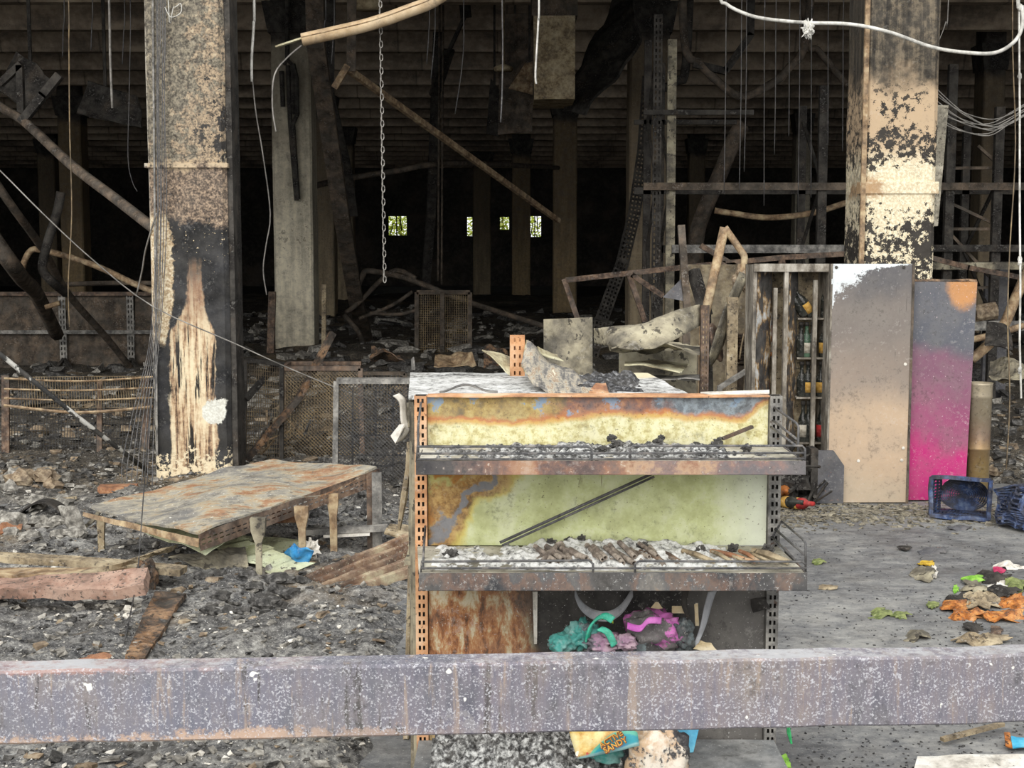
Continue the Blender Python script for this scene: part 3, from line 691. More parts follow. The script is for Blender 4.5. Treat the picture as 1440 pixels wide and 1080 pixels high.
for i, (a_, b_, Y, r) in enumerate(((775, 762, 3.70, .012), (800, 760, 3.72, .012), (818, 757, 3.73, .011), (745, 774, 3.66, .010), (905, 770, 3.68, .018), (985, 775, 3.66, .016), (1080, 772, 3.66, .016), (1030, 771, 3.68, .014))):
    clump(a_, b_, Y, r, 'black clump at the back of the ash on the middle shelf', sd=30 + i)
# burnt tubes and sticks on the middle shelf
mt['tube'] = mottled('brown_burnt_tube', [(0, (60, 54, 50)), (.5, (116, 104, 94)), (1, (176, 164, 150))], 30)
R = random.Random(3)
def hollow(p, q, r, nm, mat, lab, cat, grp):
    d = (q - p).normalized(); L = (q - p).length; ax = d.to_track_quat('Z', 'Y').to_matrix()
    o = MB().lathe(p, [(r * .62, .03), (r * .62, 0), (r, 0), (r, L * .5), (r * .96, L)], 10, ax).obj(nm, mat, smooth=False)
    return tag(o, lab, cat, grp)
for i in range(24):
    xx_ = 745 + i * 8.4 + R.uniform(-3, 3); yy_ = 800 - R.uniform(0, 10)
    p = at(xx_ + R.uniform(4, 14), yy_, 3.52 + R.uniform(0, .05)); q = at(xx_ - R.uniform(4, 22), yy_ - R.uniform(16, 30), 3.62 + R.uniform(0, .05))
    if i in (0, 1): q.x = p.x + .05
    p.z = max(p.z, d2(0, p.y) + .008 + R.choice((0, 0, .012))); q.z = max(q.z, d2(0, q.y) + .012 + R.choice((0, .01)))
    hollow(p, q, R.uniform(.006, .0085), 'burnt_tube', 'tube', 'hollow brown burnt tube lying in the ash of the middle shelf', 'tube', 'burnt tubes on the middle shelf')
for (xa, ya, xb, yb, w, mat, lab) in ((960, 770, 1005, 786, .016, 'tan_wood', 'pale peeled stick lying right of the burnt tubes'), (1000, 775, 1030, 772, .012, 'tan_wood', 'short pale stick behind the brown ones on the middle shelf'),
        (1000, 768, 1062, 785, .014, 'rust', 'long reddish brown stick on the middle shelf'), (1040, 776, 1068, 785, .012, 'rust', 'short reddish stick end beside the long reddish one'),
        (1010, 768, 1050, 775, .01, 'tan_wood', 'pale tan stick at the back right of the middle shelf'), (1058, 806, 1108, 803, .022, 'tan_wood', 'yellowish charred board lying under the right fence of the middle shelf'),
        (1040, 794, 1085, 799, .010, 'tan_wood', 'thin tan stick in front on the middle shelf'), (900, 770, 935, 790, .012, 'dark_rust', 'dark brown stick among the tubes'), (930, 778, 958, 792, .010, 'dark_rust', 'thin dark stick between tubes and pale stick')):
    p = at(xa, ya, 3.64); q = at(xb, yb, 3.54)
    p.z = d2(0, p.y) + .016; q.z = d2(0, q.y) + .012
    solo(MB().tube([p, p.lerp(q, .4) + Vector((0, 0, .003)), q], [w * .45, w * .5, w * .35], 6), 'charred_stick', mat, lab, 'stick', 'sticks on the middle shelf')

# ================================================================== melted goods on the base shelf
def twotone(name, a, b, k=(40, 40, 42), sc=14, th=.5, rough=.5):
    M = Mat(name); n = M.noise(sc, 5, .65); m = M.noise(sc * .5, 4, .6, off=5); f = M.noise(sc * 9, 3, .6, off=8)
    c = M.mix(M.ss(n, .42, .58), a, b); c = M.mix(M.ss(m + (f - .5) * .25, th, th + .05), c, k)
    c = M.mix(M.ss(f, .64, .68) * .5, c, (190, 186, 182)); return M.done(c, rough, 0, n * .6 + f * .4, .5, .006)
mt['teal'] = twotone('melted_teal_plastic', (64, 146, 138), (112, 164, 158), (84, 92, 96), 20, .56)
mt['mauve'] = twotone('melted_mauve_plastic', (150, 118, 140), (176, 150, 162), (96, 92, 100), 20, .52)
mt['magenta'] = twotone('charred_magenta_plastic', (206, 110, 186), (150, 84, 130), (92, 88, 88), 14, .50)
mt['greenpl'] = twotone('green_plastic', (40, 160, 130), (70, 190, 160), (40, 90, 80), 18, .6)
mt['lime'] = twotone('lime_plastic', (150, 170, 40), (180, 200, 60), (90, 100, 40), 18, .62)
mt['film'] = mottled('milky_plastic_film', [(0, (104, 106, 110)), (.5, (150, 152, 156)), (1, (196, 198, 200))], 8, st=(1, 1, .4), rough=.45)
mt['bluepl'] = mottled('blue_plastic_dish', [(0, (20, 112, 150)), (.5, (44, 158, 196)), (1, (110, 200, 224))], 7, rough=.35)
mt['burntbag'] = twotone('half_burnt_white_bag', (232, 222, 206), (200, 170, 138), (60, 58, 60), 13, .50)
mt['darkbag'] = twotone('blackened_bag', (64, 66, 68), (96, 108, 110), (38, 38, 40), 10, .5)
mt['paper'] = mottled('scorched_paper', [(0, (120, 92, 60)), (.3, (206, 186, 146)), (1, (232, 220, 192))], 12)
for (x_, y_, Y, r, am, mat, lab) in (
        (880, 960, 3.60, (.15, .12, .13), .25, 'darkbag', 'blackened bag under the melted toys on the base shelf'),
        (790, 905, 3.60, (.034, .04, .030), .3, 'teal', 'small teal and mauve melted lump at the left of the toy heap'),
        (822, 893, 3.62, (.045, .045, .040), .45, 'teal', 'curled teal melted toy left of the magenta one'),
        (850, 905, 3.57, (.048, .04, .028), .5, 'mauve', 'mauve melted lump below the teal toy'),
        (920, 889, 3.62, (.085, .06, .058), .3, 'magenta', 'large charred magenta melted toy on the base shelf'),
        (880, 903, 3.55, (.03, .03, .02), .4, 'mauve', 'small mauve lump in front of the magenta toy'),
        (960, 895, 3.60, (.03, .03, .045), .4, 'darkbag', 'dark melted scrap right of the magenta toy'),
        (925, 1068, 3.50, (.085, .06, .10), .22, 'burntbag', 'half burnt white bag low under the rail')):
    solo(MB().blob(at(x_, y_, Y), r, int(x_), am, 4, 2.4), 'melted_toy' if 'bag' not in lab else 'burnt_bag', mat, lab, 'melted toy' if 'bag' not in lab else 'bag', 'melted goods on the base shelf', smooth=True)
def ribbon(pts, w, th, wdir=(0, 1, 0), tap=1.0):
    P = smoothpts(pts, 5); n = len(P) - 1; wd = Vector(wdir)
    return MB().sheet(lambda u, v: P[min(int(round(u * n)), n)] + wd * ((v - .5) * w * lerp(1, tap, u)), n, 3, th)
solo(ribbon(pix([(826, 900, 3.56), (832, 878, 3.55), (848, 866, 3.55), (862, 872, 3.55)]), .025, .006, (.5, .3, .6)), 'melted_ribbon', 'greenpl', 'green plastic ribbon arched over the teal toy', 'ribbon', smooth=True)
solo(ribbon(pix([(843, 884, 3.54), (855, 890, 3.53), (864, 908, 3.53)]), .02, .006, (.8, .3, .4)), 'melted_ribbon', 'greenpl', 'straight green plastic strip between teal and magenta toys', 'ribbon', smooth=True)
solo(ribbon(pix([(846, 868, 3.57), (855, 867, 3.57), (862, 873, 3.57)]), .018, .005, (0, .3, .8)), 'melted_ribbon', 'lime', 'lime scrap on top of the green ribbon', 'ribbon', smooth=True)
solo(ribbon(pix([(882, 880, 3.545), (900, 884, 3.54), (912, 873, 3.545), (930, 873, 3.55)]), .022, .006, (.1, .4, .7)), 'melted_ribbon', mottled('bright_magenta', [(0, (170, 70, 160)), (1, (226, 130, 210))], 20), 'bright magenta strip on the charred magenta toy', 'ribbon', smooth=True)
solo(ribbon(pix([(808, 832, 3.70), (816, 850, 3.68), (834, 864, 3.66), (858, 866, 3.66), (876, 854, 3.68), (890, 832, 3.70)]), .03, .002, (.0, .5, .85)), 'hanging_film', 'film', 'milky plastic strip hanging in a loop below the middle shelf', 'film', smooth=True)
solo(ribbon(pix([(1002, 831, 3.66), (996, 850, 3.65), (988, 882, 3.63), (976, 912, 3.60)]), .03, .003, (.9, .3, .2), .5), 'hanging_film', 'film', 'wide milky film drooping right of the paper scraps', 'film', smooth=True)
solo(ribbon(pix([(964, 831, 3.68), (962, 850, 3.67), (968, 868, 3.66)]), .022, .003, (.9, .3, .0), .5), 'hanging_film', 'soot', 'short black strip hanging below the middle shelf', 'film', smooth=True)
def hang_sheet(pts, mat, lab, amp, hx, n=8):
    P = pix(pts); t = thing('hanging_sheet', lab, 'sheet', P[0])
    MB().sheet(quadfn(*P, amp, 1.3, hx), n, n, .03).obj('sheet', mat, t)
    q = P[3].lerp(P[2], .4); MB().tube([q, Vector((q.x, q.y, 5.75))], .02, 5).obj('hanger', 'soot', t)
def scrap(pts, mat, name, lab, cat, amp=.01, grp=None, th=.002, n=6, seed=1, fq=12):
    return solo(MB().sheet(quadfn(*pix(pts), amp, fq, seed), n, n, th), name, mat, lab, cat, grp)
scrap([(906, 865, 3.66), (940, 866, 3.66), (926, 846, 3.68), (922, 846, 3.68)], 'paper', 'paper_scrap', 'pointed cream paper scrap behind the magenta toy', 'paper')
scrap([(945, 862, 3.68), (965, 862, 3.68), (964, 852, 3.69), (945, 852, 3.69)], 'paper', 'paper_scrap', 'small square cream scrap under the shelf', 'paper')
scrap([(978, 880, 3.66), (983, 880, 3.66), (981, 848, 3.68), (976, 850, 3.68)], 'paper', 'paper_scrap', 'narrow upright cream strip left of the wide film', 'paper')
scrap([(975, 912, 3.58), (1008, 914, 3.58), (1000, 904, 3.60), (985, 900, 3.62)], 'paper', 'paper_scrap', 'scorched cream paper corner at the foot of the wide film', 'paper')
scrap([(935, 1062, 3.56), (975, 1058, 3.56), (984, 1020, 3.60), (936, 1008, 3.62)], 'bluepl', 'plastic_dish', 'bright blue curved plastic dish under the rail', 'dish', .0, th=.006, n=8)
# printed pouch with its lettering
PA, PB, PC, PD = at(812, 1067, 3.455), at(899, 1048, 3.455), at(892, 1012, 3.475), at(795, 1008, 3.475)
M = Mat('printed_pouch'); x, y, z = M.xyz()
n = M.noise(30, 5, .65); m = M.noise(12, 4, .6, off=4)
c = M.ramp(M.ss(m * .6 + n * .4, .36, .64), [(0, (150, 96, 40)), (.4, (206, 160, 84)), (.7, (226, 196, 124)), (1, (234, 220, 160))])
c = M.mix(M.ss(x + (m - .5) * .06, -.055, -.075) * M.ss(z, .045, .06) * .8, c, (196, 170, 40))
arc = (x - .045) * (x - .045) * 7.0 + (z - .060) + (n - .5) * .006
c = M.mix(M.ss(arc, .002, -.002), c, (96, 184, 160)); c = M.mix(M.ss(arc, -.008, -.014), c, (40, 160, 176)); c = M.mix(M.ss(arc, -.032, -.04), c, (40, 140, 186))
c = M.mix(M.ss(M.noise(45, 2, .5, off=9), .64, .67) * M.ss(x, .0, -.03), c, (196, 60, 44))
c = M.mix(M.ss(z + x * -.25, .012, .006), c, (150, 200, 200))
mt['pouch'] = M.done(c, .4, 0, n, .2, .002)
t = thing('snack_pouch', 'crumpled orange and teal printed pouch with raised lettering under the rail', 'pouch', (PA + PB) / 2)
MB().sheet(quadfn(PA, PB, PC, PD, .006, 18, 2, lambda u, v: .014 * math.sin(math.pi * u) * math.sin(math.pi * min(1, v + .1))), 14, 8, .01).obj('pouch_body', 'pouch', t, smooth=True)
ux = (PB - PA).normalized(); vz = (PD - PA); vz = (vz - ux * vz.dot(ux)).normalized(); un = ux.cross(vz)
def lettering(txt, px_, py_, size, rot, mat, par, bold=.0):
    cu = bpy.data.curves.new('lettering', 'FONT'); cu.body = txt; cu.size = size; cu.extrude = .0012; cu.offset = bold; cu.align_x = 'CENTER'; cu.align_y = 'CENTER'
    o = bpy.data.objects.new('lettering', cu); COL.objects.link(o)
    bpy.context.view_layer.update(); dg = bpy.context.evaluated_depsgraph_get()
    me = bpy.data.meshes.new_from_object(o.evaluated_get(dg)); bpy.data.objects.remove(o); bpy.data.curves.remove(cu)
    d = ray(px_, py_); n_ = un; c0 = PA - un * .0; k = (c0 - Vector((0, 0, CAMZ))).dot(n_) / d.dot(n_)
    P = Vector((0, 0, CAMZ)) + d * k - Vector((0, .024, 0)) * 1.0
    Rm = Matrix((ux, vz, un)).transposed().to_4x4() @ Matrix.Rotation(rot, 4, 'Z')
    me.transform(Matrix.Translation(P - OFF[par.name]) @ Rm); me.materials.clear(); me.materials.append(mat)
    q = bpy.data.objects.new('lettering', me); COL.objects.link(q); q.parent = par; OFF[q.name] = OFF[par.name]; return q
mt['orange_print'] = mottled('orange_print', [(0, (226, 150, 50)), (1, (250, 206, 96))], 30)
mt['brown_print'] = mottled('brown_print', [(0, (110, 56, 20)), (1, (140, 76, 30))], 30)
for dxp, dyp, mat, bo in ((1.0, 1.0, 'brown_print', .0012), (0, 0, 'orange_print', .0002)):
    lettering('ACTIVE', 858 + dxp, 1035 + dyp, .0205, .34, mt[mat], t, bo); lettering('SANDY', 864 + dxp, 1043 + dyp, .0205, .28, mt[mat], t, bo)
mt['badge'] = mottled('pale_badge', [(0, (222, 226, 200)), (1, (240, 240, 226))], 30)
bp = at(813, 1060, 3.452); MB().lathe(bp, [(.0075, 0), (.0075, .002)], 14, Matrix((ux, vz, un)).transposed()).obj('badge', 'badge', t)
lettering('3+', 813, 1060, .009, .1, mt['brown_print'], t)
solo(MB().blob(at(855, 1062, 3.53), (.045, .04, .02), 4, .3, 3), 'plastic_packet', 'teal', 'flattened pale blue packet beneath the printed pouch', 'packet', smooth=True)

# ================================================================== rear half of the gondola run with its ash-covered top
M = Mat('ash_dusted_top'); x, y, z = M.xyz()
w1 = M.noise(6, 5, .65); w2 = M.noise(38, 8, .78, off=3)
c = M.ramp(M.ss(w1 * .35 + w2 * .65, .36, .60), [(0, (44, 44, 44)), (.25, (120, 120, 118)), (.5, (196, 196, 192)), (1, (232, 232, 230))])
c = M.mix(M.ss(x + (w1 - .5) * .2, .18, .3) * M.ss(y + (w1 - .5) * .3, .1, .2), c, (226, 214, 180))
mt['top'] = M.done(c, .9, 0, w2, .8, .008, .2)
r = thing('gondola_shelf', 'rear shelving unit behind the wire-fenced one with ash-white top boards', 'shelf unit', (.08, 4.2, 0))
zt = 1.185
tb = lambda xa, xb, ya, Ya, yb, Yb: None
MB().sheet(quadfn((-.295, 3.83, zt), (.17, 3.83, zt), (.09, 4.56, zt), (-.345, 4.56, zt), .006, 5, 3), 20, 14, .012).obj('top_board', 'top', r)
MB().sheet(quadfn((.18, 3.83, zt - .004), (.52, 3.83, zt - .004), (.455, 4.52, zt), (.11, 4.52, zt), .006, 5, 8), 20, 14, .012).obj('top_board', 'top', r)
MB().span(-.285, .50, 3.80, 3.81, .05, zt - .02).obj('back_panel', 'grey_sheet', r)
MB().sheet(quadfn((-.288, 3.84, .02), (-.335, 4.5, .02), (-.335, 4.5, zt - .015), (-.288, 3.84, zt - .015), .006, 4, 2), 8, 16, .014).obj('end_panel', 'grey_sheet', r)
MB().span(.44, .455, 3.86, 4.5, .1, zt - .02).obj('end_panel', 'grey_sheet', r)
for X in (-.34, .43): MB().span(X, X + .03, 4.50, 4.53, 0, zt - .01).obj('post', 'grey_steel', r)
for zz_ in (.2, .7): MB().span(-.31, .43, 3.82, 4.5, zz_, zz_ + .012).obj('shelf_deck', 'grey_sheet', r)
us = at(717, 525, 4.42)
st_ = MB().perf((us.x, 4.42, .0), (1, 0, 0), (0, 0, 1), .049, at(720, 471, 4.42).z, [(.013, .019), (.030, .036)], .0275, .013, .002).obj('upright', 'rust_upright', r)
MB().span(us.x, us.x + .002, 4.422, 4.45, 0, at(720, 472, 4.42).z).span(us.x + .047, us.x + .049, 4.422, 4.45, 0, at(720, 472, 4.42).z).span(us.x, us.x + .049, 4.45, 4.452, 0, at(720, 472, 4.42).z).obj('channel_side', 'rust_upright', st_)
MB().sheet(quadfn(at(578, 520, 4.55), at(583, 520, 4.5), at(581, 502, 4.5), at(579, 505, 4.52), .004, 9, 2), 3, 6, .004).obj('bent_tab', 'grey_steel', r)
ashheap('ash_heap', .17, .46, 3.9, 4.3, lambda X, Y: zt, lambda X, Y: max(-.004, .012 + .03 * fr(X, Y, 1, 5, 9) + .012 * fr(X, Y, 3, 4, 40) - .04 * sst(.36, .46, X)), 'ash_dark', 'dark ash heaped on the right rear top board', .008)
# curled edge of the left top board
solo(MB().sheet(lambda u, v: at(lerp(618, 700, u), 552 - 10 * math.sin(math.pi * min(1, u * 1.1)) ** 2 - 2 * v, 3.84 + .03 * v), 16, 2, .003), 'curled_edging', 'grey_steel', 'dark curled metal edging along the front of the left top board', 'metal strip')
# buckled sheets lying across the top
M = Mat('streaked_buckled_sheet'); x, y, z = M.xyz()
w1 = M.noise(9, 6, .7, st=(5, .6, 2.5), off=2); w2 = M.noise(60, 5, .7, off=3)
mt['buckled'] = M.done(M.ramp(M.ss(w1 * .75 + w2 * .25, .34, .66), [(0, (74, 73, 72)), (.3, (124, 121, 116)), (.5, (164, 156, 142)), (.68, (182, 174, 154)), (.85, (142, 112, 88)), (1, (214, 208, 186))]), .7, 0, w1, .3, .004)
def curl(pts_a, pts_b, nu, nv, th):
    A = smoothpts(pix(pts_a), 6); B = smoothpts(pix(pts_b), 6); n = len(A) - 1
    return MB().sheet(lambda u, v: A[int(round(u * n))].lerp(B[int(round(u * n))], v) + Vector((0, 0, .006 * mn.noise(Vector((u * 9, v * 5, 1))))), n, nv, th)
solo(curl([(742, 478, 4.40), (752, 486, 4.38), (770, 508, 4.35), (802, 520, 4.30), (830, 538, 4.1), (862, 553, 3.90)],
          [(733, 512, 4.2), (742, 528, 4.05), (750, 540, 3.95), (772, 552, 3.88), (795, 554, 3.86), (815, 556, 3.85)], 30, 8, .003), 'buckled_sheet', 'buckled', 'long grey tan buckled metal sheet draped over the rear top boards', 'metal sheet', smooth=True)
solo(curl([(740, 478, 4.43), (757, 492, 4.42), (765, 505, 4.4)], [(733, 515, 4.34), (742, 528, 4.3), (750, 535, 4.25)], 12, 6, .004), 'buckled_sheet', 'cream_sheet', 'cream curled sheet rising beside the orange perforated post', 'metal sheet', smooth=True)
scrap([(678, 491, 4.5), (690, 502, 4.45), (717, 527, 4.4), (717, 501, 4.5)], 'cream_sheet', 'buckled_sheet', 'pointed cream sheet sticking out left of the orange post', 'metal sheet', .01, th=.004)
scrap([(755, 488, 4.45), (762, 500, 4.44), (792, 508, 4.44), (782, 500, 4.5)], 'cream_sheet', 'buckled_sheet', 'thin dark-edged strip curling behind the long buckled sheet', 'metal sheet', .01, th=.004)
scrap([(828, 552, 3.86), (858, 554, 3.86), (852, 540, 3.95), (838, 540, 3.95)], 'rust', 'buckled_sheet', 'small orange folded scrap at the end of the long buckled sheet', 'metal sheet', .012, th=.004)
# melted plastic and strips at the gondola's left end
solo(ribbon(pix([(557, 555, 4.3), (566, 565, 4.3), (568, 590, 4.3), (572, 606, 4.3), (562, 620, 4.3)]), .03, .006, (.6, .5, .2)), 'melted_scrap', 'white_scrap', 'twisted white melted scrap hanging at the left end of the shelving', 'scrap', smooth=True)
solo(MB().sheet(quadfn(at(566, 600, 4.3), at(592, 604, 4.3), at(590, 560, 4.35), at(570, 565, 4.35), .05, 12, 3), 12, 12, .004), 'melted_scrap', 'grey_sheet', 'crumpled grey sheet wrapped round the left end of the shelving', 'scrap')
scrap([(549, 612, 4.28), (556, 624, 4.26), (570, 598, 4.28), (562, 598, 4.3)], 'white_scrap', 'melted_scrap', 'cream torn strip dangling left of the shelving', 'scrap', .02, th=.004)
b = MB().tube(pix([(577, 622, 4.52), (574, 660, 4.52), (568, 700, 4.52), (561, 745, 4.52)]), [.012, .010, .012, .006], 6)
solo(b, 'charred_batten', 'tan_wood', 'split tan batten leaning beside the left end of the shelving', 'batten')
b = MB().tube([at(578, 752, 4.45), at(576, 840, 4.45), at(573, 950, 4.45), gnd(571, 1040)], [.007, .009, .009, .010], 6)
solo(b, 'charred_batten', 'tan_wood', 'thin upright tan batten below the split one', 'batten')
p = at(581, 800, 3.82); solo(MB().sheet(quadfn((p.x - .011, 3.82, 0), (p.x + .012, 3.82, 0), (p.x + .014, 3.82, at(582, 628, 3.82).z), (p.x - .004, 3.82, at(582, 620, 3.82).z), .008, 9, 4), 3, 30, .012), 'end_post', 'grey_sheet', 'sooty grey post at the left end of the rear shelving', 'post')

# ================================================================== fallen shelf on legs, planks and sheets at left
M = Mat('rusty_fallen_shelf_top'); x, y, z = M.xyz()
w1 = M.noise(2.6, 5, .65, off=2); w2 = M.noise(18, 6, .72, off=3, st=(1, 1, 1)); w3 = M.noise(70, 3, .6, off=6); wd = M.noise(6, 8, .76, st=(.8, 2.0, 1), off=11)
c = M.ramp(M.ss(w1 * .5 + wd * .5, .34, .66), [(0, (96, 97, 98)), (.25, (134, 130, 122)), (.45, (166, 160, 144)), (.6, (172, 156, 128)), (.75, (160, 122, 90)), (1, (140, 98, 68))])
c = M.mix(M.ss(M.noise(8, 7, .75, st=(.6, 2, 1), off=23), .54, .66) * .6, c, (82, 78, 74)); c = M.mix(M.ss(w2, .56, .64) * .6, c, (74, 70, 66)); c = M.mix(M.ss(w3, .66, .69), c, (226, 224, 214))
mt['tabletop'] = M.done(c, .8, 0, w2, .4, .006)
TA, TB, TC, TD = at(120, 710, 7.0), at(384, 642, 7.7), at(530, 661, 7.2), at(279, 752, 6.3)
t = thing('fallen_shelf', 'rusty fallen shelf panel standing on short legs like a low table', 'shelf panel', (TA + TC) / 2 * Vector((1)) if False else Vector(((TA.x + TC.x) / 2, (TA.y + TC.y) / 2, 0)))
MB().sheet(quadfn(TD, TC, TB, TA, .035, 1.8, 2), 24, 20, .012).obj('panel', 'tabletop', t)
d = (TC - TD); L = d.length; dn = d.normalized(); up_ = Vector((0, 0, 1)); up_ = (up_ - dn * up_.dot(dn)).normalized()
fl = MB().perf(TD - up_ * .085 + dn.cross(up_) * .012, dn, up_, .0001, .0001, [], 1, 1, .001) if False else MB()
fl.perf(TD - up_ * .082 - up_.cross(dn) * .0, up_, dn, .085, L + .02, [(.026, .033), (.048, .055)], .036, .024, -.003)
fl.obj('perforated_edge', 'dark_rust', t)
d2_ = (TA - TD); MB().sheet(quadfn(TD - Vector((0, 0, .06)), TA - Vector((0, .05, .05)), TA - Vector((0, .04, .03)), TD - Vector((0, 0, .02)), .015, 4, 3), 16, 2, .004).obj('bent_edge', 'tan_steel', t)
MB().sheet(quadfn(TD + Vector((.02, .05, -.11)), TD + Vector((-.42, .40, -.05)), TD + Vector((-.30, .5, -.04)), TD + Vector((.12, .2, -.05)), .03, 4, 6), 10, 8, .004).obj('torn_flap', 'green_sheet', t)
def leg(px_, py0, py1, Y, w, mat, w2=None):
    p = at(px_, py0, Y); q = at(px_ + (py1 - py0) * .02, py1, Y); q.z = min(q.z, .02)
    b = MB(); w2 = w2 or w * .5
    pr = [(w, 0), (w * .9, .18), (w2, .38), (w2 * .9, 1)]; vs = []
    for (ww, k) in pr:
        c_ = p.lerp(q, k)
        for (sx, sy) in ((-1, -1), (1, -1), (1, 1), (-1, 1)): vs.append(c_ + Vector((sx * ww / 2, sy * ww * .3, 0)))
    fs = [(0, 1, 2, 3), (15, 14, 13, 12)]
    for k in range(3):
        for i in range(4): fs.append((k * 4 + i, (k + 1) * 4 + i, (k + 1) * 4 + (i + 1) % 4, k * 4 + (i + 1) % 4))
    b.add(vs, fs).obj('leg', mat, t)
leg(142, 728, 776, 6.98, .045, 'tan_wood', .035); leg(363, 728, 826, 6.42, .075, 'grey_sheet', .03)
leg(424, 712, 795, 6.72, .072, 'tan_steel', .036); leg(468, 694, 780, 6.95, .06, 'tan_steel', .038)
p = at(526, 668, 7.16); q = gnd(528, 768)
MB().box((p.x, 7.16, p.z / 2 + .01), (.075, .06, p.z)).obj('leg', 'dark_rust', t); MB().span(p.x - .008, p.x + .044, 7.118, 7.126, 0, p.z + .02).obj('leg_flange', 'grey_steel', t)
# corrugated sheets below the shelf
def corr(c4, n, amp, mat, name, lab, th=.003, seed=0):
    return solo(MB().sheet(quadfn(*c4, .012, 3, seed, lambda u, v: amp * (1 if (v * n) % 1 < .5 else -1) * (1.0)), 14, n * 6, th), name, mat, lab, 'metal sheet')
mt['rust_corr'] = mottled('brown_corrugated', [(0, (52, 42, 36)), (.4, (110, 84, 66)), (.7, (150, 128, 104)), (1, (186, 178, 146))], 5, specks=[((190, 186, 160), 40, .64)])
def on(x_, y_, z_=.05): return gnd(x_, y_, z_)
corr((on(425, 812, .04), on(596, 738, .22), on(598, 800, .06), on(480, 840, .02)), 5, .020, 'rust_corr', 'corrugated_sheet', 'brown corrugated sheet leaning against the left end of the shelving', seed=2)
corr((on(262, 745, .16), on(300, 742, .2), on(440, 792, .06), on(395, 812, .03)), 4, .018, 'green_sheet', 'corrugated_sheet', 'pale green corrugated sheet lying under the fallen shelf', seed=4)
scrap([(290, 778, 6.9), (320, 752, 7.0), (435, 762, 7.0), (420, 776, 6.85)], 'green_sheet', 'sheet_offcut', 'grey green flat offcut beneath the middle legs', 'metal sheet', .02, th=.006)
solo(MB().sheet(quadfn(on(235, 775, .12), on(345, 768, .14), on(350, 800, .05), on(290, 806, .05), .05, 5, 8), 12, 8, .004), 'crumpled_sheet', 'grey_sheet', 'dark crumpled sheet between the planks and the front leg', 'metal sheet')
solo(MB().sheet(quadfn(on(345, 806, .06), on(430, 820, .03), on(440, 838, .02), on(352, 826, .02), .03, 6, 9), 10, 6, .004), 'crumpled_sheet', 'grey_steel', 'grey crumpled strip at the foot of the front leg', 'metal sheet')
solo(MB().bar(on(430, 748, .12), on(545, 742, .14), .05, .03), 'steel_profile', 'grey_steel', 'grey steel profile lying behind the shelf legs', 'profile')
solo(MB().bar(on(455, 754, .10), on(520, 751, .11), .02, .015), 'steel_strip', 'white_scrap', 'bright narrow strip lying before the grey profile', 'strip')
scrap([(383, 736, 7.35), (430, 734, 7.35), (430, 716, 7.4), (383, 718, 7.4)], 'rust', 'rusty_plate', 'orange rusty plate propped behind the shelf legs', 'plate', .004, th=.006)
solo(MB().sheet(quadfn(on(398, 779, .10), on(433, 796, .04), on(443, 771, .14), on(412, 766, .16), .06, 9, 3), 10, 10, .002), 'blue_bag', 'blue_tarp', 'bright blue plastic bag scrap under the fallen shelf', 'bag', smooth=True)
b = MB(); b.blob(at(438, 772, 6.75), (.035, .03, .045), 3, .8, 3, 2.5); solo(b, 'torn_wrapper', 'white_scrap', 'crumpled white torn wrapper beside the blue bag', 'wrapper')
solo(MB().sheet(quadfn(on(540, 752, .12), on(575, 758, .10), on(578, 742, .12), on(548, 735, .16), .02, 6, 2), 6, 5, .01), 'tan_board', 'tan_wood', 'small tan board behind the corrugated sheet', 'board')
# long planks reaching in from the left
def plank(pts, w, h, mat, lab, name='scorched_plank'):
    P = smoothpts(pts, 5); n = len(P) - 1
    return solo(MB().sheet(lambda u, v: P[min(int(round(u * n)), n)] + Vector((.12, .99, 0)) * ((v - .5) * w) + Vector((0, 0, .004 * mn.noise(Vector((u * 8, v * 3, 2))))), n, 3, h), name, mat, lab, 'plank')
plank([at(-70, 780, 6.3), at(60, 787, 6.3), at(150, 793, 6.3), at(258, 803, 6.25)], .10, .03, 'tan_wood', 'long tan plank running in from the left, uppermost of three')
plank([at(-60, 832, 5.95), at(70, 816, 6.0), at(160, 797, 6.1), at(215, 779, 6.4), at(246, 770, 6.6)], .05, .025, 'tan_wood', 'curved tan plank crossing under the uppermost one')
plank([at(-60, 806, 6.1), at(60, 806, 6.1), at(200, 806, 6.1)], .16, .015, 'tan_steel', 'flat scorched plank below the two crossing ones')
solo(MB().sheet(quadfn(at(-60, 838, 5.75), at(204, 832, 5.7), at(210, 806, 5.85), at(-60, 824, 5.9), .02, 4, 2), 24, 4, .05), 'clay_beam', mottled('salmon_clay', [(0, (100, 80, 70)), (.4, (150, 118, 102)), (1, (184, 154, 136))], 8, specks=[((60, 54, 50), 30, .60)]), 'salmon pink beam half buried in ash at the left edge', 'beam')
b = MB().sheet(quadfn(gnd(176, 926, .03), gnd(202, 930, .03), gnd(262, 836, .07), gnd(218, 834, .07), .012, 8, 4), 8, 16, .022)
solo(b, 'charred_plank', 'char_wood', 'brown charred plank lying toward the camera on the ash', 'plank')
solo(MB().blob(gnd(205, 815, .08), (.05, .09, .08), 7, .4, 3), 'charred_block', 'char_wood', 'charred brown block at the end of the salmon beam', 'block')
solo(MB().blob(gnd(137, 928, .02), (.06, .05, .018), 9, .5, 3), 'charred_block', 'rust', 'small orange brown charred lump just above the rail at left', 'block')
scrap([(140, 694, 8.3), (195, 690, 8.3), (192, 676, 8.4), (140, 681, 8.4)], 'rust', 'brick_slab', mot if False else 'salmon red slab lying behind the fallen shelf', 'slab', .004, th=.05) if False else solo(MB().box(gnd(166, 690, .05), (.24, .12, .07), Matrix.Rotation(.15, 3, 'Z')), 'brick_slab', 'rust', 'salmon red slab lying behind the fallen shelf', 'slab')
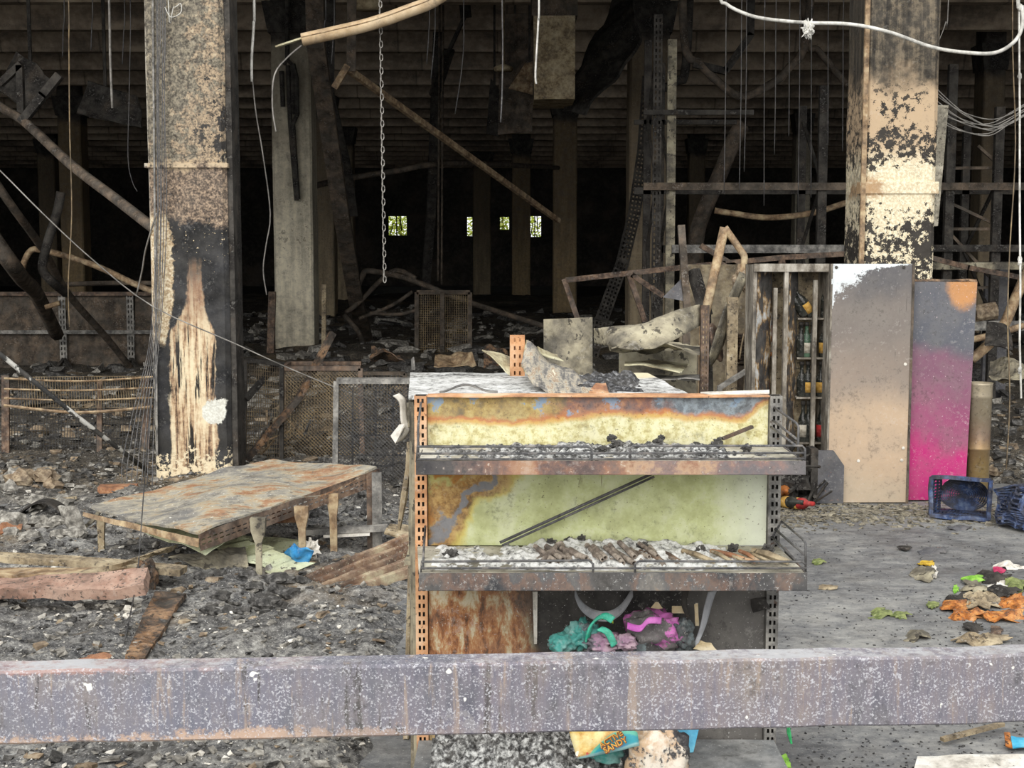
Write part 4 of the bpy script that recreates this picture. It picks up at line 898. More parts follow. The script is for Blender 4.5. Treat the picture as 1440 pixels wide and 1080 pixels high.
b = MB().sheet(lambda u, v: gnd(84, 748, .02) + Vector((.10 * u + .05 * v, .02 * v, .15 * (1 - v))) + Vector((.0, -.02 * math.sin(u * 3.1), 0)), 6, 8, .02)
solo(b, 'bent_slab', 'grey_chunk', 'pale curved broken slab standing in the ash left of the fallen shelf', 'slab')
b = MB().sheet(lambda u, v: gnd(104, 745, .02) + Vector((.02 + .12 * v, .05 * u, .10 * v - .02 * math.sin(v * 3.1))), 4, 8, .02)
solo(b, 'bent_slab', 'grey_sheet', 'grey broken slab leaning right of the pale curved one', 'slab')
solo(MB().sheet(lambda u, v: gnd(20, 735, .0) + Vector((.32 * u, .12 * v, .03 + .09 * math.sin(math.pi * u))), 12, 3, .01), 'curved_sheet', 'soot', 'black arched strip lying in the ash at far left', 'metal strip')
solo(MB().sheet(quadfn(gnd(0, 752, .04), gnd(30, 748, .04), gnd(32, 735, .06), gnd(0, 738, .08), .01, 8, 2), 6, 4, .03), 'brick_slab', 'rust', 'reddish slab in the ash at the left picture edge', 'slab')
solo(MB().bar(gnd(38, 706, .04), gnd(108, 700, .06), .03, .015), 'pale_strip', 'tan_wood', 'narrow pale strip lying on the ash far left', 'strip')
solo(MB().bar(gnd(112, 704, .05), gnd(160, 702, .06), .03, .015), 'pale_strip', 'grey_steel', 'grey strip lying just beyond the shelf corner', 'strip')
solo(MB().tube(pix([(190, 654, 10.2), (219, 655, 10.2)]), .03, 10), 'yellow_roll', 'yellow', 'small yellow roll at the foot of the left pillar', 'roll', smooth=True)

# ================================================================== right: cabinet of bottles, panels, pipe, baskets
M = Mat('scorched_cabinet_white'); x, y, z = M.xyz()
w1 = M.noise(5, 5, .65); w2 = M.noise(30, 5, .7, off=3); wv = M.noise(9, 5, .65, st=(2, 2, .6), off=5)
c = M.ramp(M.ss(w1 * .5 + wv * .5, .34, .64), [(0, (34, 33, 34)), (.5, (66, 64, 64)), (.66, (92, 74, 56)), (.78, (176, 144, 98)), (.9, (196, 192, 184)), (1, (216, 218, 218))])
mt['cab'] = M.done(c, .7, 0, wv, .3, .004)
mt['cab_frame'] = mottled('cabinet_frame_grey', [(0, (60, 56, 52)), (.4, (120, 112, 100)), (1, (190, 184, 172))], 10, st=(1, 1, .4))
mt['cab_in'] = mottled('cabinet_inside_soot', [(0, (22, 20, 20)), (.5, (52, 46, 42)), (.8, (110, 84, 52)), (1, (176, 140, 90))], 7, st=(1, 1, .5))
CY = 8.62
cx0 = at(1057, 540, CY).x; cxm = at(1103, 540, CY).x; cx1 = at(1166, 540, CY).x; ct_ = at(1100, 372, CY).z
cb = thing('drinks_cabinet', 'burnt open drinks cabinet with bottles left of the tall grey panel', 'cabinet', ((cx0 + cx1) / 2, CY + .15, 0))
MB().span(cx0, cx0 + .022, CY, CY + .3, 0, ct_).obj('side_panel', 'cab_frame', cb)
MB().span(cx1 - .02, cx1, CY, CY + .3, 0, ct_).obj('side_panel', 'cab_frame', cb)
MB().span(cx0, cx1, CY + .28, CY + .3, 0, ct_).obj('back_panel', 'tan_wood', cb)
MB().sheet(quadfn((cx0, CY - .005, ct_ - .045), (cx1, CY - .005, ct_ - .045), (cx1, CY - .005, ct_ + .005), (cx0, CY - .005, ct_ + .005), .006, 6, 1), 12, 3, .02).obj('header', 'cab_frame', cb)
MB().span(cx0, cx1, CY, CY + .3, ct_ - .02, ct_).obj('top_panel', 'cab_frame', cb)
MB().span(cxm - .013, cxm + .013, CY - .01, CY + .03, 0, ct_).obj('mullion', 'cab_frame', cb)
MB().span(at(1147, 540, CY).x - .012, at(1147, 540, CY).x + .014, CY + .06, CY + .09, 0, ct_ - .1).obj('mullion', 'cab_frame', cb)
MB().span(at(1091, 540, CY).x - .012, at(1091, 540, CY).x + .012, CY + .06, CY + .09, 0, ct_ - .15).obj('mullion', 'cab_frame', cb)
for (xa, xb) in ((1061, 1088), (1106, 1124)):        # peeling inner linings seen obliquely
    a = at(xa, 540, CY + .02).x; e = at(xb, 540, CY + .02).x
    MB().sheet(quadfn((a, CY + .02, .05), (e, CY + .16, .05), (e, CY + .16, ct_ - .05), (a, CY + .02, ct_ - .05), .02, 4, xa), 6, 24, .006).obj('lining_panel', 'cab', cb)
SHZ = [at(1130, yy, CY + .2).z for yy in (619, 556, 501, 446)]
for z_ in SHZ:
    MB().span(cxm + .1, cx1 - .02, CY + .1, CY + .27, z_ - .012, z_).obj('shelf', 'cab_frame', cb)
    MB().span(cx0 + .05, cxm - .01, CY + .17, CY + .27, z_ - .012, z_).obj('shelf', 'cab_in', cb)
def bottle(x_, Y, z_, h, glass, lab_c, label, cap=None, tilt=0.0, scale=1.0):
    t = thing('bottle', label, 'bottle', (x_, Y, z_), 'bottles in the drinks cabinet')
    r = .031 * scale
    MB().lathe((x_, Y, z_), [(r * .9, 0), (r, .006), (r, h * .52), (r * .85, h * .60), (r * .42, h * .72), (r * .36, h * .95), (r * .42, h * .955), (r * .42, h)], 14).obj('glass', glass, t, smooth=True)
    if lab_c: MB().lathe((x_, Y, z_), [(r * 1.03, h * .12), (r * 1.03, h * .42)], 14).obj('paper_label', lab_c, t, smooth=True)
    MB().lathe((x_, Y, z_), [(r * .5, h * .9), (r * .5, h * 1.01)], 10).obj('cap', cap or 'soot', t, smooth=True)
    if tilt: t.rotation_euler = (0, tilt, 0)
    return t
mt['glass_dark'] = mottled('dark_bottle_glass', [(0, (14, 16, 14)), (1, (40, 44, 40))], 9, rough=.15)
mt['glass_green'] = mottled('green_bottle_glass', [(0, (24, 48, 34)), (1, (80, 112, 88))], 9, rough=.2)
mt['glass_amber'] = mottled('amber_bottle_glass', [(0, (110, 52, 16)), (1, (196, 120, 52))], 9, rough=.25)
mt['lab_red'] = mottled('red_label', [(0, (120, 24, 26)), (1, (186, 44, 44))], 20)
mt['lab_yel'] = mottled('yellow_label', [(0, (150, 110, 40)), (1, (212, 170, 84))], 20)
mt['lab_wht'] = mottled('pale_label', [(0, (120, 112, 98)), (1, (206, 200, 184))], 20)
BX = lambda p: at(p, 540, CY + .14).x
rows = [(0, [(1130, 'glass_dark', 'lab_wht', 'black bottle with pale label on the lowest cabinet shelf'), (1138, 'glass_dark', None, 'plain black bottle on the lowest cabinet shelf'), (1156, 'glass_dark', 'lab_red', 'red labelled bottle on the lowest cabinet shelf')]),
        (1, [(1127, 'glass_dark', None, 'plain dark bottle on the second cabinet shelf'), (1136, 'glass_dark', 'lab_yel', 'dark bottle with tan label on the second cabinet shelf'), (1154, 'glass_dark', 'lab_yel', 'yellow labelled bottle at the right of the second cabinet shelf'), (1161, 'glass_green', 'lab_yel', 'green bottle at the far right of the second cabinet shelf')]),
        (2, [(1125, 'glass_dark', None, 'dark bottle at the left of the third cabinet shelf'), (1133, 'glass_green', 'lab_wht', 'pale green bottle on the third cabinet shelf'), (1141, 'glass_dark', None, 'dark bottle at the middle of the third cabinet shelf'), (1157, 'glass_dark', 'lab_yel', 'orange labelled bottle on the third cabinet shelf'), (1078, 'glass_amber', None, 'amber bottle in the narrow left bay'), (1086, 'glass_amber', 'lab_wht', 'amber bottle with pale label in the narrow left bay')]),
        (1, [(1080, 'glass_dark', 'lab_red', 'dark bottle with red label in the narrow left bay')]),
        (3, [(1130, 'glass_dark', None, 'toppled dark bottle on the top cabinet shelf'), (1140, 'glass_dark', 'lab_yel', 'toppled dark bottle with gold label on the top cabinet shelf'), (1158, 'glass_dark', None, 'dark upright bottle at the right of the top cabinet shelf')])]
for k, lst in rows:
    for (p_, gl, la, lb) in lst:
        tl_ = -.6 if 'toppled' in lb else 0
        bottle(BX(p_), CY + .14 + (.1 if p_ < 1095 else 0), SHZ[k] + (.012 if tl_ else 0), .225 if k else .265, gl, la, lb, tilt=tl_)
R = random.Random(12)
for i, (p_, q_, gl, lb) in enumerate(((1102, 690, 'glass_amber', 'amber bottle lying at the foot of the cabinet'), (1110, 706, 'glass_dark', 'black bottle lying at the foot of the cabinet'), (1124, 708, 'lab_red', 'dark red jar lying at the foot of the cabinet'), (1108, 676, 'lab_yel', 'tan jar lying on the heap by the cabinet'))):
    c0 = gnd(p_, q_, .05 + (.05 if q_ < 695 else 0)); t = thing('bottle', lb, 'bottle', c0, 'fallen bottles by the cabinet')
    ax = Vector((R.uniform(-1, 1), -.6, .1)).normalized().to_track_quat('Z', 'Y').to_matrix()
    MB().lathe(c0, [(.03, -.09), (.036, -.085), (.036, .04), (.016, .08), (.014, .13)], 12, ax).obj('glass', gl, t, smooth=True)
    MB().lathe(c0, [(.037, -.05), (.037, .0)], 12, ax).obj('paper_label', 'lab_yel', t, smooth=True)
b = MB(); R = random.Random(4)
for k in range(60):
    c_ = gnd(R.uniform(1100, 1136), 700, 0); c_.y = 8.5 + R.uniform(-.12, .12); c_.z = R.uniform(.02, .32) * (1 - abs(c_.x - at(1125, 540, 8.5).x) * 2)
    b.tube([c_, c_ + Vector((R.uniform(-.1, .1), R.uniform(-.1, .1), R.uniform(-.12, .12)))], R.uniform(.006, .014), 5)
for k in range(20): c_ = gnd(R.uniform(1098, 1134), 714, 0); b.chunk((c_.x, 8.5 + R.uniform(-.1, .12), R.uniform(.02, .16)), (.09, .09, .08), R)
tag(b.obj('charred_heap', 'soot'), 'black tangled heap of charred remains at the foot of the cabinet', 'debris', kind='stuff')

# tall grey panel
M = Mat('heat_browned_grey_panel'); x, y, z = M.xyz()
w1 = M.noise(3, 4, .6); w2 = M.noise(40, 6, .7, off=3); wv = M.noise(16, 5, .7, st=(3, 1, .2), off=5); wf = M.noise(16, 8, .78, off=15)
zz = z + (w1 - .5) * .35
c = M.mix(M.ss(zz, .55, .85), (188, 164, 138), (142, 128, 116))
c = M.mix(M.ss(zz, .8, 1.15), c, (120, 112, 106)); c = M.mix(M.ss(zz, 1.22, 1.42), c, (92, 90, 92))
c = M.mix(M.ss(zz + x * .3, .30, .05) * .6, c, (186, 172, 150))
c = M.mix(M.ss(wv, .64, .69) * M.ss(x + (w1 - .5) * .4, .0, .15) * .8, c, (66, 62, 60))
c = M.mix(M.ss(w2, .63, .67) * .35, c, (70, 64, 60))
s1 = (x + .257) / .42 + (1.515 - z) / .26; s2 = (x + .257) / .075 + (1.515 - z) / .42
fl = M.ss(s1.mi(s2) + (wf - .5) * 1.9, .80, .70); fl = fl + M.ss((1.515 - z) / .022 + (wf - .5) * 4 + M.ss(x, .1, .25), .9, .6)
fl = fl.mi(1.0)
c = M.mix(fl, c, (218, 224, 226))
mt['greypanel'] = M.done(c, .55, 0, w2, .15, .002)
PY = 8.50
gp0, gp1 = at(1165, 540, PY).x, at(1280, 540, PY).x; gpt = at(1220, 371, PY).z
t = thing('steel_door_panel', 'tall heat-browned grey steel panel with white flaking upper corner', 'panel', ((gp0 + gp1) / 2, PY, 0))
MB().sheet(quadfn((gp0, PY, .008), (gp1, PY, .008), (gp1, PY, gpt), (gp0, PY, gpt), .004, 3, 2), 12, 24, .03).obj('panel', 'greypanel', t)
MB().span(gp1 - .012, gp1 + .004, PY - .02, PY + .1, 0, gpt).obj('edge_fold', 'soot_brown', t); MB().span(gp0 - .004, gp0 + .008, PY - .018, PY + .04, 0, gpt).obj('edge_fold', 'cab_frame', t)
for (p_, q_) in ((1273, 512), (1207, 648), (1270, 630), (1268, 647), (1176, 376), (1271, 376)):
    c_ = at(p_, q_, PY - .017); MB().lathe(c_, [(.010, 0), (.010, .004), (.004, .005)], 10, Matrix.Rotation(math.pi / 2, 3, 'X')).obj('screw', 'white_scrap' if q_ > 400 else 'soot', t)
mt['slate'] = mottled('slate_grey_board', [(0, (70, 70, 74)), (.6, (88, 88, 92)), (1, (104, 102, 104))], 6, specks=[((140, 104, 90), 30, .68)])
a, e, zt_ = at(1153, 540, 8.44).x, at(1190, 540, 8.44).x, at(1170, 634, 8.44).z; zc = at(1170, 655, 8.44).z; xc_ = at(1175, 540, 8.44).x
vs = [(a, 8.44, 0.01), (e, 8.44, .01), (e, 8.44, zc), (xc_, 8.44, zt_), (a, 8.44, zt_)]; vs += [(v[0], 8.47, v[2]) for v in vs]
bd = thing('corner_board', 'dark slate board with a clipped corner before the grey panel', 'board', ((a + e) / 2, 8.45, 0))
MB().add(vs, [(0, 1, 2, 3, 4), (9, 8, 7, 6, 5), (0, 5, 6, 1), (1, 6, 7, 2), (2, 7, 8, 3), (3, 8, 9, 4), (4, 9, 5, 0)]).obj('board', 'slate', bd)
MB().span(at(1143, 540, 8.44).x, a, 8.44, 8.6, .01, zt_ + .01).obj('edge_board', 'soot', bd)
# pink panel
M = Mat('pink_panel_soot_top'); x, y, z = M.xyz()
w1 = M.noise(3, 4, .6, off=4); w2 = M.noise(60, 6, .7, off=3); w3 = M.noise(90, 2, .5, off=6)
zz = z + (w1 - .5) * .3 + x * .25
c = M.mix(M.ss(zz, .30, .48), (184, 44, 114), (150, 74, 110)); c = M.mix(M.ss(zz, .5, .85), c, (124, 84, 104)); c = M.mix(M.ss(zz, .88, 1.02), c, (90, 92, 100))
c = M.mix(M.ss((x - .13) * (x - .13) + (z - 1.38) * (z - 1.38) * .6 + (w1 - .5) * .03 + (w2 - .5) * .012, .016, .002), c, (190, 136, 86))
c = M.mix(M.ss(w2, .60, .68) * .25, c, (60, 52, 58)); c = M.mix(M.ss(w3, .69, .71) * .7, c, (220, 200, 206))
mt['pink'] = M.done(c, .5, 0, w2, .1, .001)
a, e, zt_ = at(1276, 540, 8.56).x, at(1369, 540, 8.56).x, at(1320, 396, 8.56).z
t = thing('pink_panel', 'bright pink board blackened towards its top with an orange corner', 'panel', ((a + e) / 2, 8.56, 0))
MB().sheet(quadfn((a, 8.56, .012), (e - .035, 8.56, .012), (e, 8.56, zt_), (a, 8.56, zt_), .003, 3, 6), 8, 16, .02).obj('board', 'pink', t)
MB().sheet(quadfn((a, 8.55, zt_), (e, 8.55, zt_), (e, 8.57, zt_ + .012), (a, 8.57, zt_ + .012), .006, 20, 6), 20, 1, .006).obj('frayed_edge', 'char_wood', t)
# flue pipe
M = Mat('brassy_heat_stained_pipe'); x, y, z = M.xyz(); w1 = M.noise(6, 5, .6); w2 = M.noise(40, 5, .6, off=3)
c = M.ramp(M.ss(z + (w1 - .5) * .2, .0, .8), [(0, (190, 164, 112)), (.35, (150, 124, 84)), (.55, (116, 92, 72)), (.8, (132, 120, 100)), (1, (164, 152, 128))])
mt['pipe'] = M.done(M.mix(M.ss(w2, .58, .66) * .4, c, (70, 60, 50)), .4, .35)
px0 = at(1379, 540, 8.6).x; pz = at(1379, 538, 8.6).z; t = thing('flue_pipe', 'upright brassy steel flue pipe right of the pink panel', 'pipe', (px0, 8.6, 0))
MB().lathe((px0, 8.6, 0), [(.070, 0), (.070, .33), (.074, .333), (.074, .345), (.071, .35), (.073, pz - .10), (.077, pz - .095), (.075, pz - .08), (.076, pz - .012), (.079, pz), (.073, pz), (.072, pz - .2)], 28).obj('tube', 'pipe', t, smooth=True)
for q_ in (546, 639):
    c_ = at(1360, q_, 8.6); MB().tube([c_ - Vector((.02, 0, 0)), c_ + Vector((.03, 0, 0))], .016, 8).obj('clamp_knob', 'soot_brown', t)
# blue basket tipped on its side
def basket(loc, rz, label, W=.36, H=.24, D=.26, crush=0.0, tilt=0.0, mat='basket_blue'):
    t = thing('plastic_basket', label, 'basket', loc); R = random.Random(int(loc.x * 100)); o = Vector(loc)
    rot = Matrix.Rotation(rz, 3, 'Z') @ Matrix.Rotation(tilt, 3, 'Y')
    def P(x_, y_, z_):           # local: opening at y=0, base at y=D, taper to the base
        k = 1 - .16 * y_ / D; p = Vector((x_ * k, y_, H / 2 + (z_ - H / 2) * k - .08 * H * y_ / D))
        if crush: p += Vector((mn.noise(p * 9) * crush, mn.noise(p * 9 + Vector((5, 0, 0))) * crush, mn.noise(p * 9 + Vector((0, 5, 0))) * crush * .7 - crush * .3 * (p.z / H)))
        return o + rot @ p
    c4 = [(-W / 2, 0), (W / 2, 0), (W / 2, H), (-W / 2, H)]
    rim = MB()
    for k in range(4):
        (xa, za), (xb, zb) = c4[k], c4[(k + 1) % 4]
        for i in range(6): rim.bar(P(lerp(xa, xb, i / 6), 0, lerp(za, zb, i / 6)), P(lerp(xa, xb, (i + 1) / 6), 0, lerp(za, zb, (i + 1) / 6)), .022, .022)
    rim.obj('rim', mat, t)
    for k in range(4):
        (xa, za), (xb, zb) = c4[k], c4[(k + 1) % 4]; sd = MB(); n = 16 if k % 2 == 0 else 11
        for i in range(n + 1):
            X, Z = lerp(xa, xb, i / n), lerp(za, zb, i / n)
            for j in range(4): sd.bar(P(X, D * j / 4, Z), P(X, D * (j + 1) / 4, Z), .016, .008)
        for j in (.33, .66, 1.0):
            for i in range(6): sd.bar(P(lerp(xa, xb, i / 6), D * j, lerp(za, zb, i / 6)), P(lerp(xa, xb, (i + 1) / 6), D * j, lerp(za, zb, (i + 1) / 6)), .014, .008)
        sd.obj('slatted_side', mat, t)
    bs = MB()
    for rr in (.1, .19, .28, .37, .46, .55, .64, .73, .82, .91, 1.0):
        pts = [P(W * .5 * rr * math.cos(a_ * math.pi / 10), D, H / 2 + H * .5 * rr * math.sin(a_ * math.pi / 10)) for a_ in range(21)]; bs.tube(pts, .0065, 4)
    for a_ in range(10):
        an = a_ * math.pi / 10; bs.bar(P(W * .5 * math.cos(an), D, H / 2 + H * .5 * math.sin(an)), P(-W * .5 * math.cos(an), D, H / 2 - H * .5 * math.sin(an)), .008, .005)
    bs.obj('ringed_base', mat, t); return t
basket(gnd(1349, 728, 0.02), -.42, 'scorched blue plastic basket lying on its side before the flue pipe', crush=.012, W=.34, H=.24, D=.24)
basket(gnd(1470, 744, 0.02), .35, 'crushed blue plastic basket cut off by the right picture edge', W=.30, H=.26, D=.26, crush=.06)

# tan litter line and coloured litter on the right floor
M0 = mottled('tan_litter', [(0, (64, 60, 52)), (.4, (112, 106, 92)), (1, (160, 152, 132))], 30, bs=.8, bd=.01)
b = MB(); R = random.Random(8)
for k in range(1500):
    p_ = gnd(R.uniform(1095, 1460), 722 + R.gauss(0, 9), 0); s_ = R.uniform(.006, .03)
    b.chunk((p_.x, p_.y, s_ * .12), (s_ * 1.6, s_, s_ * .35), R)
tag(b.obj('litter_line', M0), 'flattened tan litter along the foot of the grey and pink panels', 'litter', kind='stuff')
b = MB()
for k in range(1600):
    p_ = gnd(R.uniform(1100, 1480), R.uniform(735, 1090), 0); s_ = R.uniform(.002, .008)
    b.chunk((p_.x, p_.y, s_ * .2), (s_ * 1.5, s_, s_ * .5), R)
tag(b.obj('floor_grit', 'ash_dark'), 'fine dark grit scattered over the concrete floor at right', 'grit', kind='stuff')
def leafp(x_, y_, w, h, mat, lab, cat='litter', nm='litter_scrap', z=.015, grp='coloured litter on the right floor', amp=.03, sd=0):
    a = gnd(x_ - w / 2, y_ + h / 2, z * .3); e = gnd(x_ + w / 2, y_ + h / 2, z * .3); f_ = gnd(x_ + w * .42, y_ - h / 2, z * .6); g_ = gnd(x_ - w * .40, y_ - h / 2, z * .6)
    hgt = (e - a).length * .22
    q = quadfn(a, e, f_, g_, hgt * .8, 11, sd + x_, lambda u, v: hgt * .3 * math.sin(math.pi * u) * math.sin(math.pi * v)); sd += x_ * 1.7 + y_
    def fn(u, v):
        an = 2 * math.pi * u; rr = v * (.50 + .26 * mn.fractal(Vector((math.cos(an) * 2.2 + sd, math.sin(an) * 2.2, sd * .3)), .6, 2.0, 4))
        return q(.5 + rr * math.cos(an) * 1.15, .5 + rr * math.sin(an) * 1.15)
    solo(MB().sheet(fn, 22, 4, .004), nm, mat, lab, cat, grp)
mt['limeleaf'] = mottled('lime_scrap', [(0, (90, 150, 40)), (1, (160, 214, 80))], 20); mt['olive'] = mottled('olive_scrap', [(0, (70, 84, 40)), (1, (150, 160, 96))], 30)
mt['redpink'] = mottled('crimson_scrap', [(0, (150, 20, 70)), (1, (214, 60, 110))], 30); mt['yelscrap'] = mottled('yellow_scrap', [(0, (160, 120, 20)), (1, (224, 190, 60))], 30)
mt['orangepl'] = mottled('orange_scrap', [(0, (96, 56, 24)), (.5, (176, 106, 46)), (1, (214, 154, 84))], 22, specks=[((40, 30, 26), 40, .6)])
for a_ in ((1372, 815, 30, 9, 'limeleaf', 'bright lime scrap in the litter heap at right'), (1404, 802, 16, 12, 'redpink', 'crimson scrap on top of the right litter heap'), (1304, 792, 20, 7, 'yelscrap', 'yellow scrap behind the crumpled white wrapper'),
           (1344, 828, 8, 10, 'limeleaf', 'small green scrap left of the grey litter'), (1312, 851, 16, 9, 'olive', 'pointed olive scrap left of the orange pieces'), (1268, 865, 26, 8, 'olive', 'flat olive scrap alone on the concrete'),
           (1235, 862, 30, 12, 'olive', 'folded olive and tan scrap on the concrete'), (1430, 824, 34, 16, 'olive', 'olive scrap at the right edge of the litter heap'), (1402, 820, 26, 14, 'white_scrap', 'white bowl-shaped shard in the litter heap'),
           (1378, 846, 50, 24, 'tan_wood', 'large tan cardboard flap in the litter heap'), (1345, 852, 40, 20, 'orangepl', 'orange brown scrap at the left of the litter heap'), (1362, 864, 46, 16, 'orangepl', 'orange scrap low in the litter heap'),
           (1405, 866, 60, 14, 'orangepl', 'long orange scrap along the front of the litter heap'), (1428, 845, 40, 18, 'orangepl', 'orange scrap at the right picture edge'), (1372, 826, 34, 16, 'grey_sheet', 'grey crumpled foil behind the cardboard flap'),
           (1345, 842, 34, 14, 'soot', 'black scrap behind the left orange piece'), (1415, 833, 40, 18, 'soot', 'black scrap behind the right orange piece'), (1395, 812, 50, 14, 'soot', 'black sheet under the crimson scrap'),
           (1368, 882, 28, 12, 'soot', 'flat black shard before the orange litter'), (1402, 886, 16, 12, 'dark_rust', 'small brown stone-like lump before the litter'), (1380, 900, 70, 14, 'tan_wood', 'pale flattened cardboard just above the rail at right'),
           (1288, 895, 40, 12, 'grey_sheet', 'grey flattened scrap above the rail'), (1298, 808, 34, 20, 'grey_sheet', 'crumpled translucent wrapper on the concrete'), (1313, 804, 10, 16, 'white_scrap', 'white crumpled wrapper end on the concrete'),
           (1314, 775, 34, 8, 'slate', 'small blue grey scrap on the concrete below the panels'), (1272, 771, 20, 7, 'soot', 'small black twig-like scrap on the concrete'), (1350, 742, 30, 6, 'slate', 'flat slate scrap before the blue basket'),
           (1150, 790, 20, 7, 'olive', 'tiny green scrap beside the middle shelf end'), (1165, 826, 24, 5, 'tan_wood', 'small pale splinter right of the shelving'), (1420, 797, 44, 7, 'white_scrap', 'long pale strip at the back of the litter heap')):
    leafp(*a_)
solo(MB().sheet(quadfn(gnd(1283, 1092, .02), gnd(1480, 1094, .02), gnd(1475, 1064, .04), gnd(1290, 1067, .03), .006, 6, 3), 12, 4, .02), 'pale_board', 'white_scrap', 'whitish board lying at the bottom right picture edge', 'board')
solo(MB().bar(gnd(1325, 1040, .02), gnd(1410, 1018, .03), .02, .012), 'splinter', 'tan_wood', 'tan splinter lying under the rail at right', 'splinter')
t = thing('wrapper', 'orange and blue wrapper at the bottom right picture edge', 'wrapper', gnd(1428, 1048, 0))
MB().sheet(quadfn(gnd(1414, 1050, .015), gnd(1424, 1052, .015), gnd(1420, 1032, .03), gnd(1412, 1032, .03), .01, 9, 1), 5, 5, .004).obj('orange_end', 'orangepl', t)
MB().sheet(quadfn(gnd(1424, 1052, .015), gnd(1450, 1050, .015), gnd(1450, 1038, .03), gnd(1421, 1037, .03), .01, 9, 1), 6, 5, .004).obj('blue_body', 'bluepl', t)
p = at(1107, 1020, 3.9); solo(MB().tube([at(1107, 1005, 3.95), at(1109, 1030, 3.95), at(1113, 1046, 3.93)], [.002, .007, .003], 5), 'green_strap', mottled('green_cord', [(0, (20, 150, 80)), (1, (60, 200, 120))], 20), 'green frayed cord hanging right of the base shelf', 'cord')
leafp(1103, 1072, 16, 14, 'limeleaf', 'lime leaf-like scrap beside the base shelf corner', sd=4)

# ================================================================== wire baskets, mesh frames and partitions
def meshgrid(b, c4, nu, nv, r, amp=0.0, sd=0, flat=3, bend=None):
    fn = quadfn(*c4, amp, 1.5, sd, bend)
    for i in range(nu + 1): b.tube([fn(i / nu, j / 4) for j in range(5)], r, flat)
    for j in range(nv + 1): b.tube([fn(i / 8, j / nv) for i in range(9)], r, flat)
    return b
def diamond(b, c4, n, m, r):
    fn = quadfn(*c4)
    for k in range(-m, n):
        for s_ in (1, -1):
            pts = []
            for j in range(m + 1):
                u = (k + j) / n
                if -1e-6 <= u <= 1 + 1e-6: pts.append(fn(u if s_ > 0 else 1 - u, j / m))
            if len(pts) > 1: b.tube([pts[0], pts[-1]], r, 3)
    return b
# long bent wire fence behind the left pillar
t = thing('wire_fence', 'bent tan wire mesh fence stretching behind the left pillar', 'fence', gnd(105, 640))
Yw = 10.6
fA, fB, fC, fD = at(4, 638, Yw), at(218, 636, Yw), at(218, 528, Yw), at(8, 528, Yw)
sag = lambda u, v: .05 * math.sin(u * 5)
meshgrid(MB(), (fA, fB, at(218, 578, Yw), at(6, 572, Yw)), 52, 6, .0028, .03, 1).obj('lower_mesh', 'darkwire', t)
meshgrid(MB(), (at(26, 574, Yw - .1), at(205, 574, Yw - .1), at(202, 529, Yw - .1), at(24, 531, Yw - .1)), 48, 1, .003, .04, 2).obj('upper_mesh', 'tanwire', t)
for (ya, yb, yc, rr) in ((532, 536, 530, .008), (547, 549, 545, .007), (560, 563, 559, .007), (570, 580, 572, .012)):
    MB().tube(smoothpts(pix([(6, ya, Yw - .1), (110, yb, Yw - .15), (215, yc, Yw - .1)])), rr, 5).obj('rail', 'tan_steel', t)
for (p_, y0) in ((8, 528), (140, 536), (205, 528)): MB().bar(at(p_, y0, Yw), gnd(p_, 640), .06 if p_ != 140 else .04, .02).obj('post', 'dark_rust', t)
# framed mesh panels just right of the left pillar
def frame(label, c4, mat, w, kind, n, m, r, name='mesh_panel', group=None):
    base = (c4[0] + c4[1]) / 2; t = thing(name, label, 'mesh panel', (base.x, base.y, min(c4[0].z, c4[1].z)), group)
    for k in range(4): MB().bar(c4[k], c4[(k + 1) % 4], w, w).obj('frame_bar', mat, t)
    b = MB(); (diamond if kind == 'd' else meshgrid)(b, c4, n, m, r); b.obj('mesh', 'tanwire' if mat != 'grey_steel' else 'darkwire', t); return t
frame('rusty framed panel of expanded diamond mesh behind the fallen shelf', (gnd(395, 648), gnd(510, 648), at(507, 518, gnd(510, 648).y), at(397, 518, gnd(395, 648).y)), 'dark_rust', .035, 'd', 22, 26, .003)
MB().bar(at(397, 518, 10.3), at(407, 511, 10.7), .03, .03).bar(at(407, 511, 10.7), at(508, 511, 10.7), .03, .03).obj('top_bar', 'dark_rust', bpy.data.objects['mesh_panel'])
t = frame('grey framed mesh panel just left of the shelving', (gnd(471, 690), gnd(600, 688), at(600, 536, gnd(600, 688).y), at(473, 536, gnd(471, 690).y)), 'grey_steel', .035, 'd', 24, 30, .0028)
for p_ in (496, 528, 553): MB().bar(at(p_, 545, 9.0), gnd(p_, 687), .012, .012).obj('bar', 'darkwire', t)
for q_ in (590, 612, 640, 655): MB().bar(at(498, q_, 9.05), at(590, q_, 9.05), .01, .01).obj('bar', 'darkwire', t)
MB().bar(at(474, 533, 9.2), at(590, 533, 9.2), .03, .02).obj('top_bar', 'grey_steel', t)
frame('dark wire basket frame tight against the right of the left pillar', (gnd(343, 650), gnd(396, 650), at(396, 512, 10.2), at(345, 506, 10.2)), 'soot', .03, 'g', 16, 22, .0026)
frame('low dark wire panel behind the rusty diamond mesh', (gnd(400, 618), gnd(570, 618), at(570, 525, gnd(500, 618).y), at(400, 525, gnd(500, 618).y)), 'soot_brown', .03, 'g', 40, 8, .003)
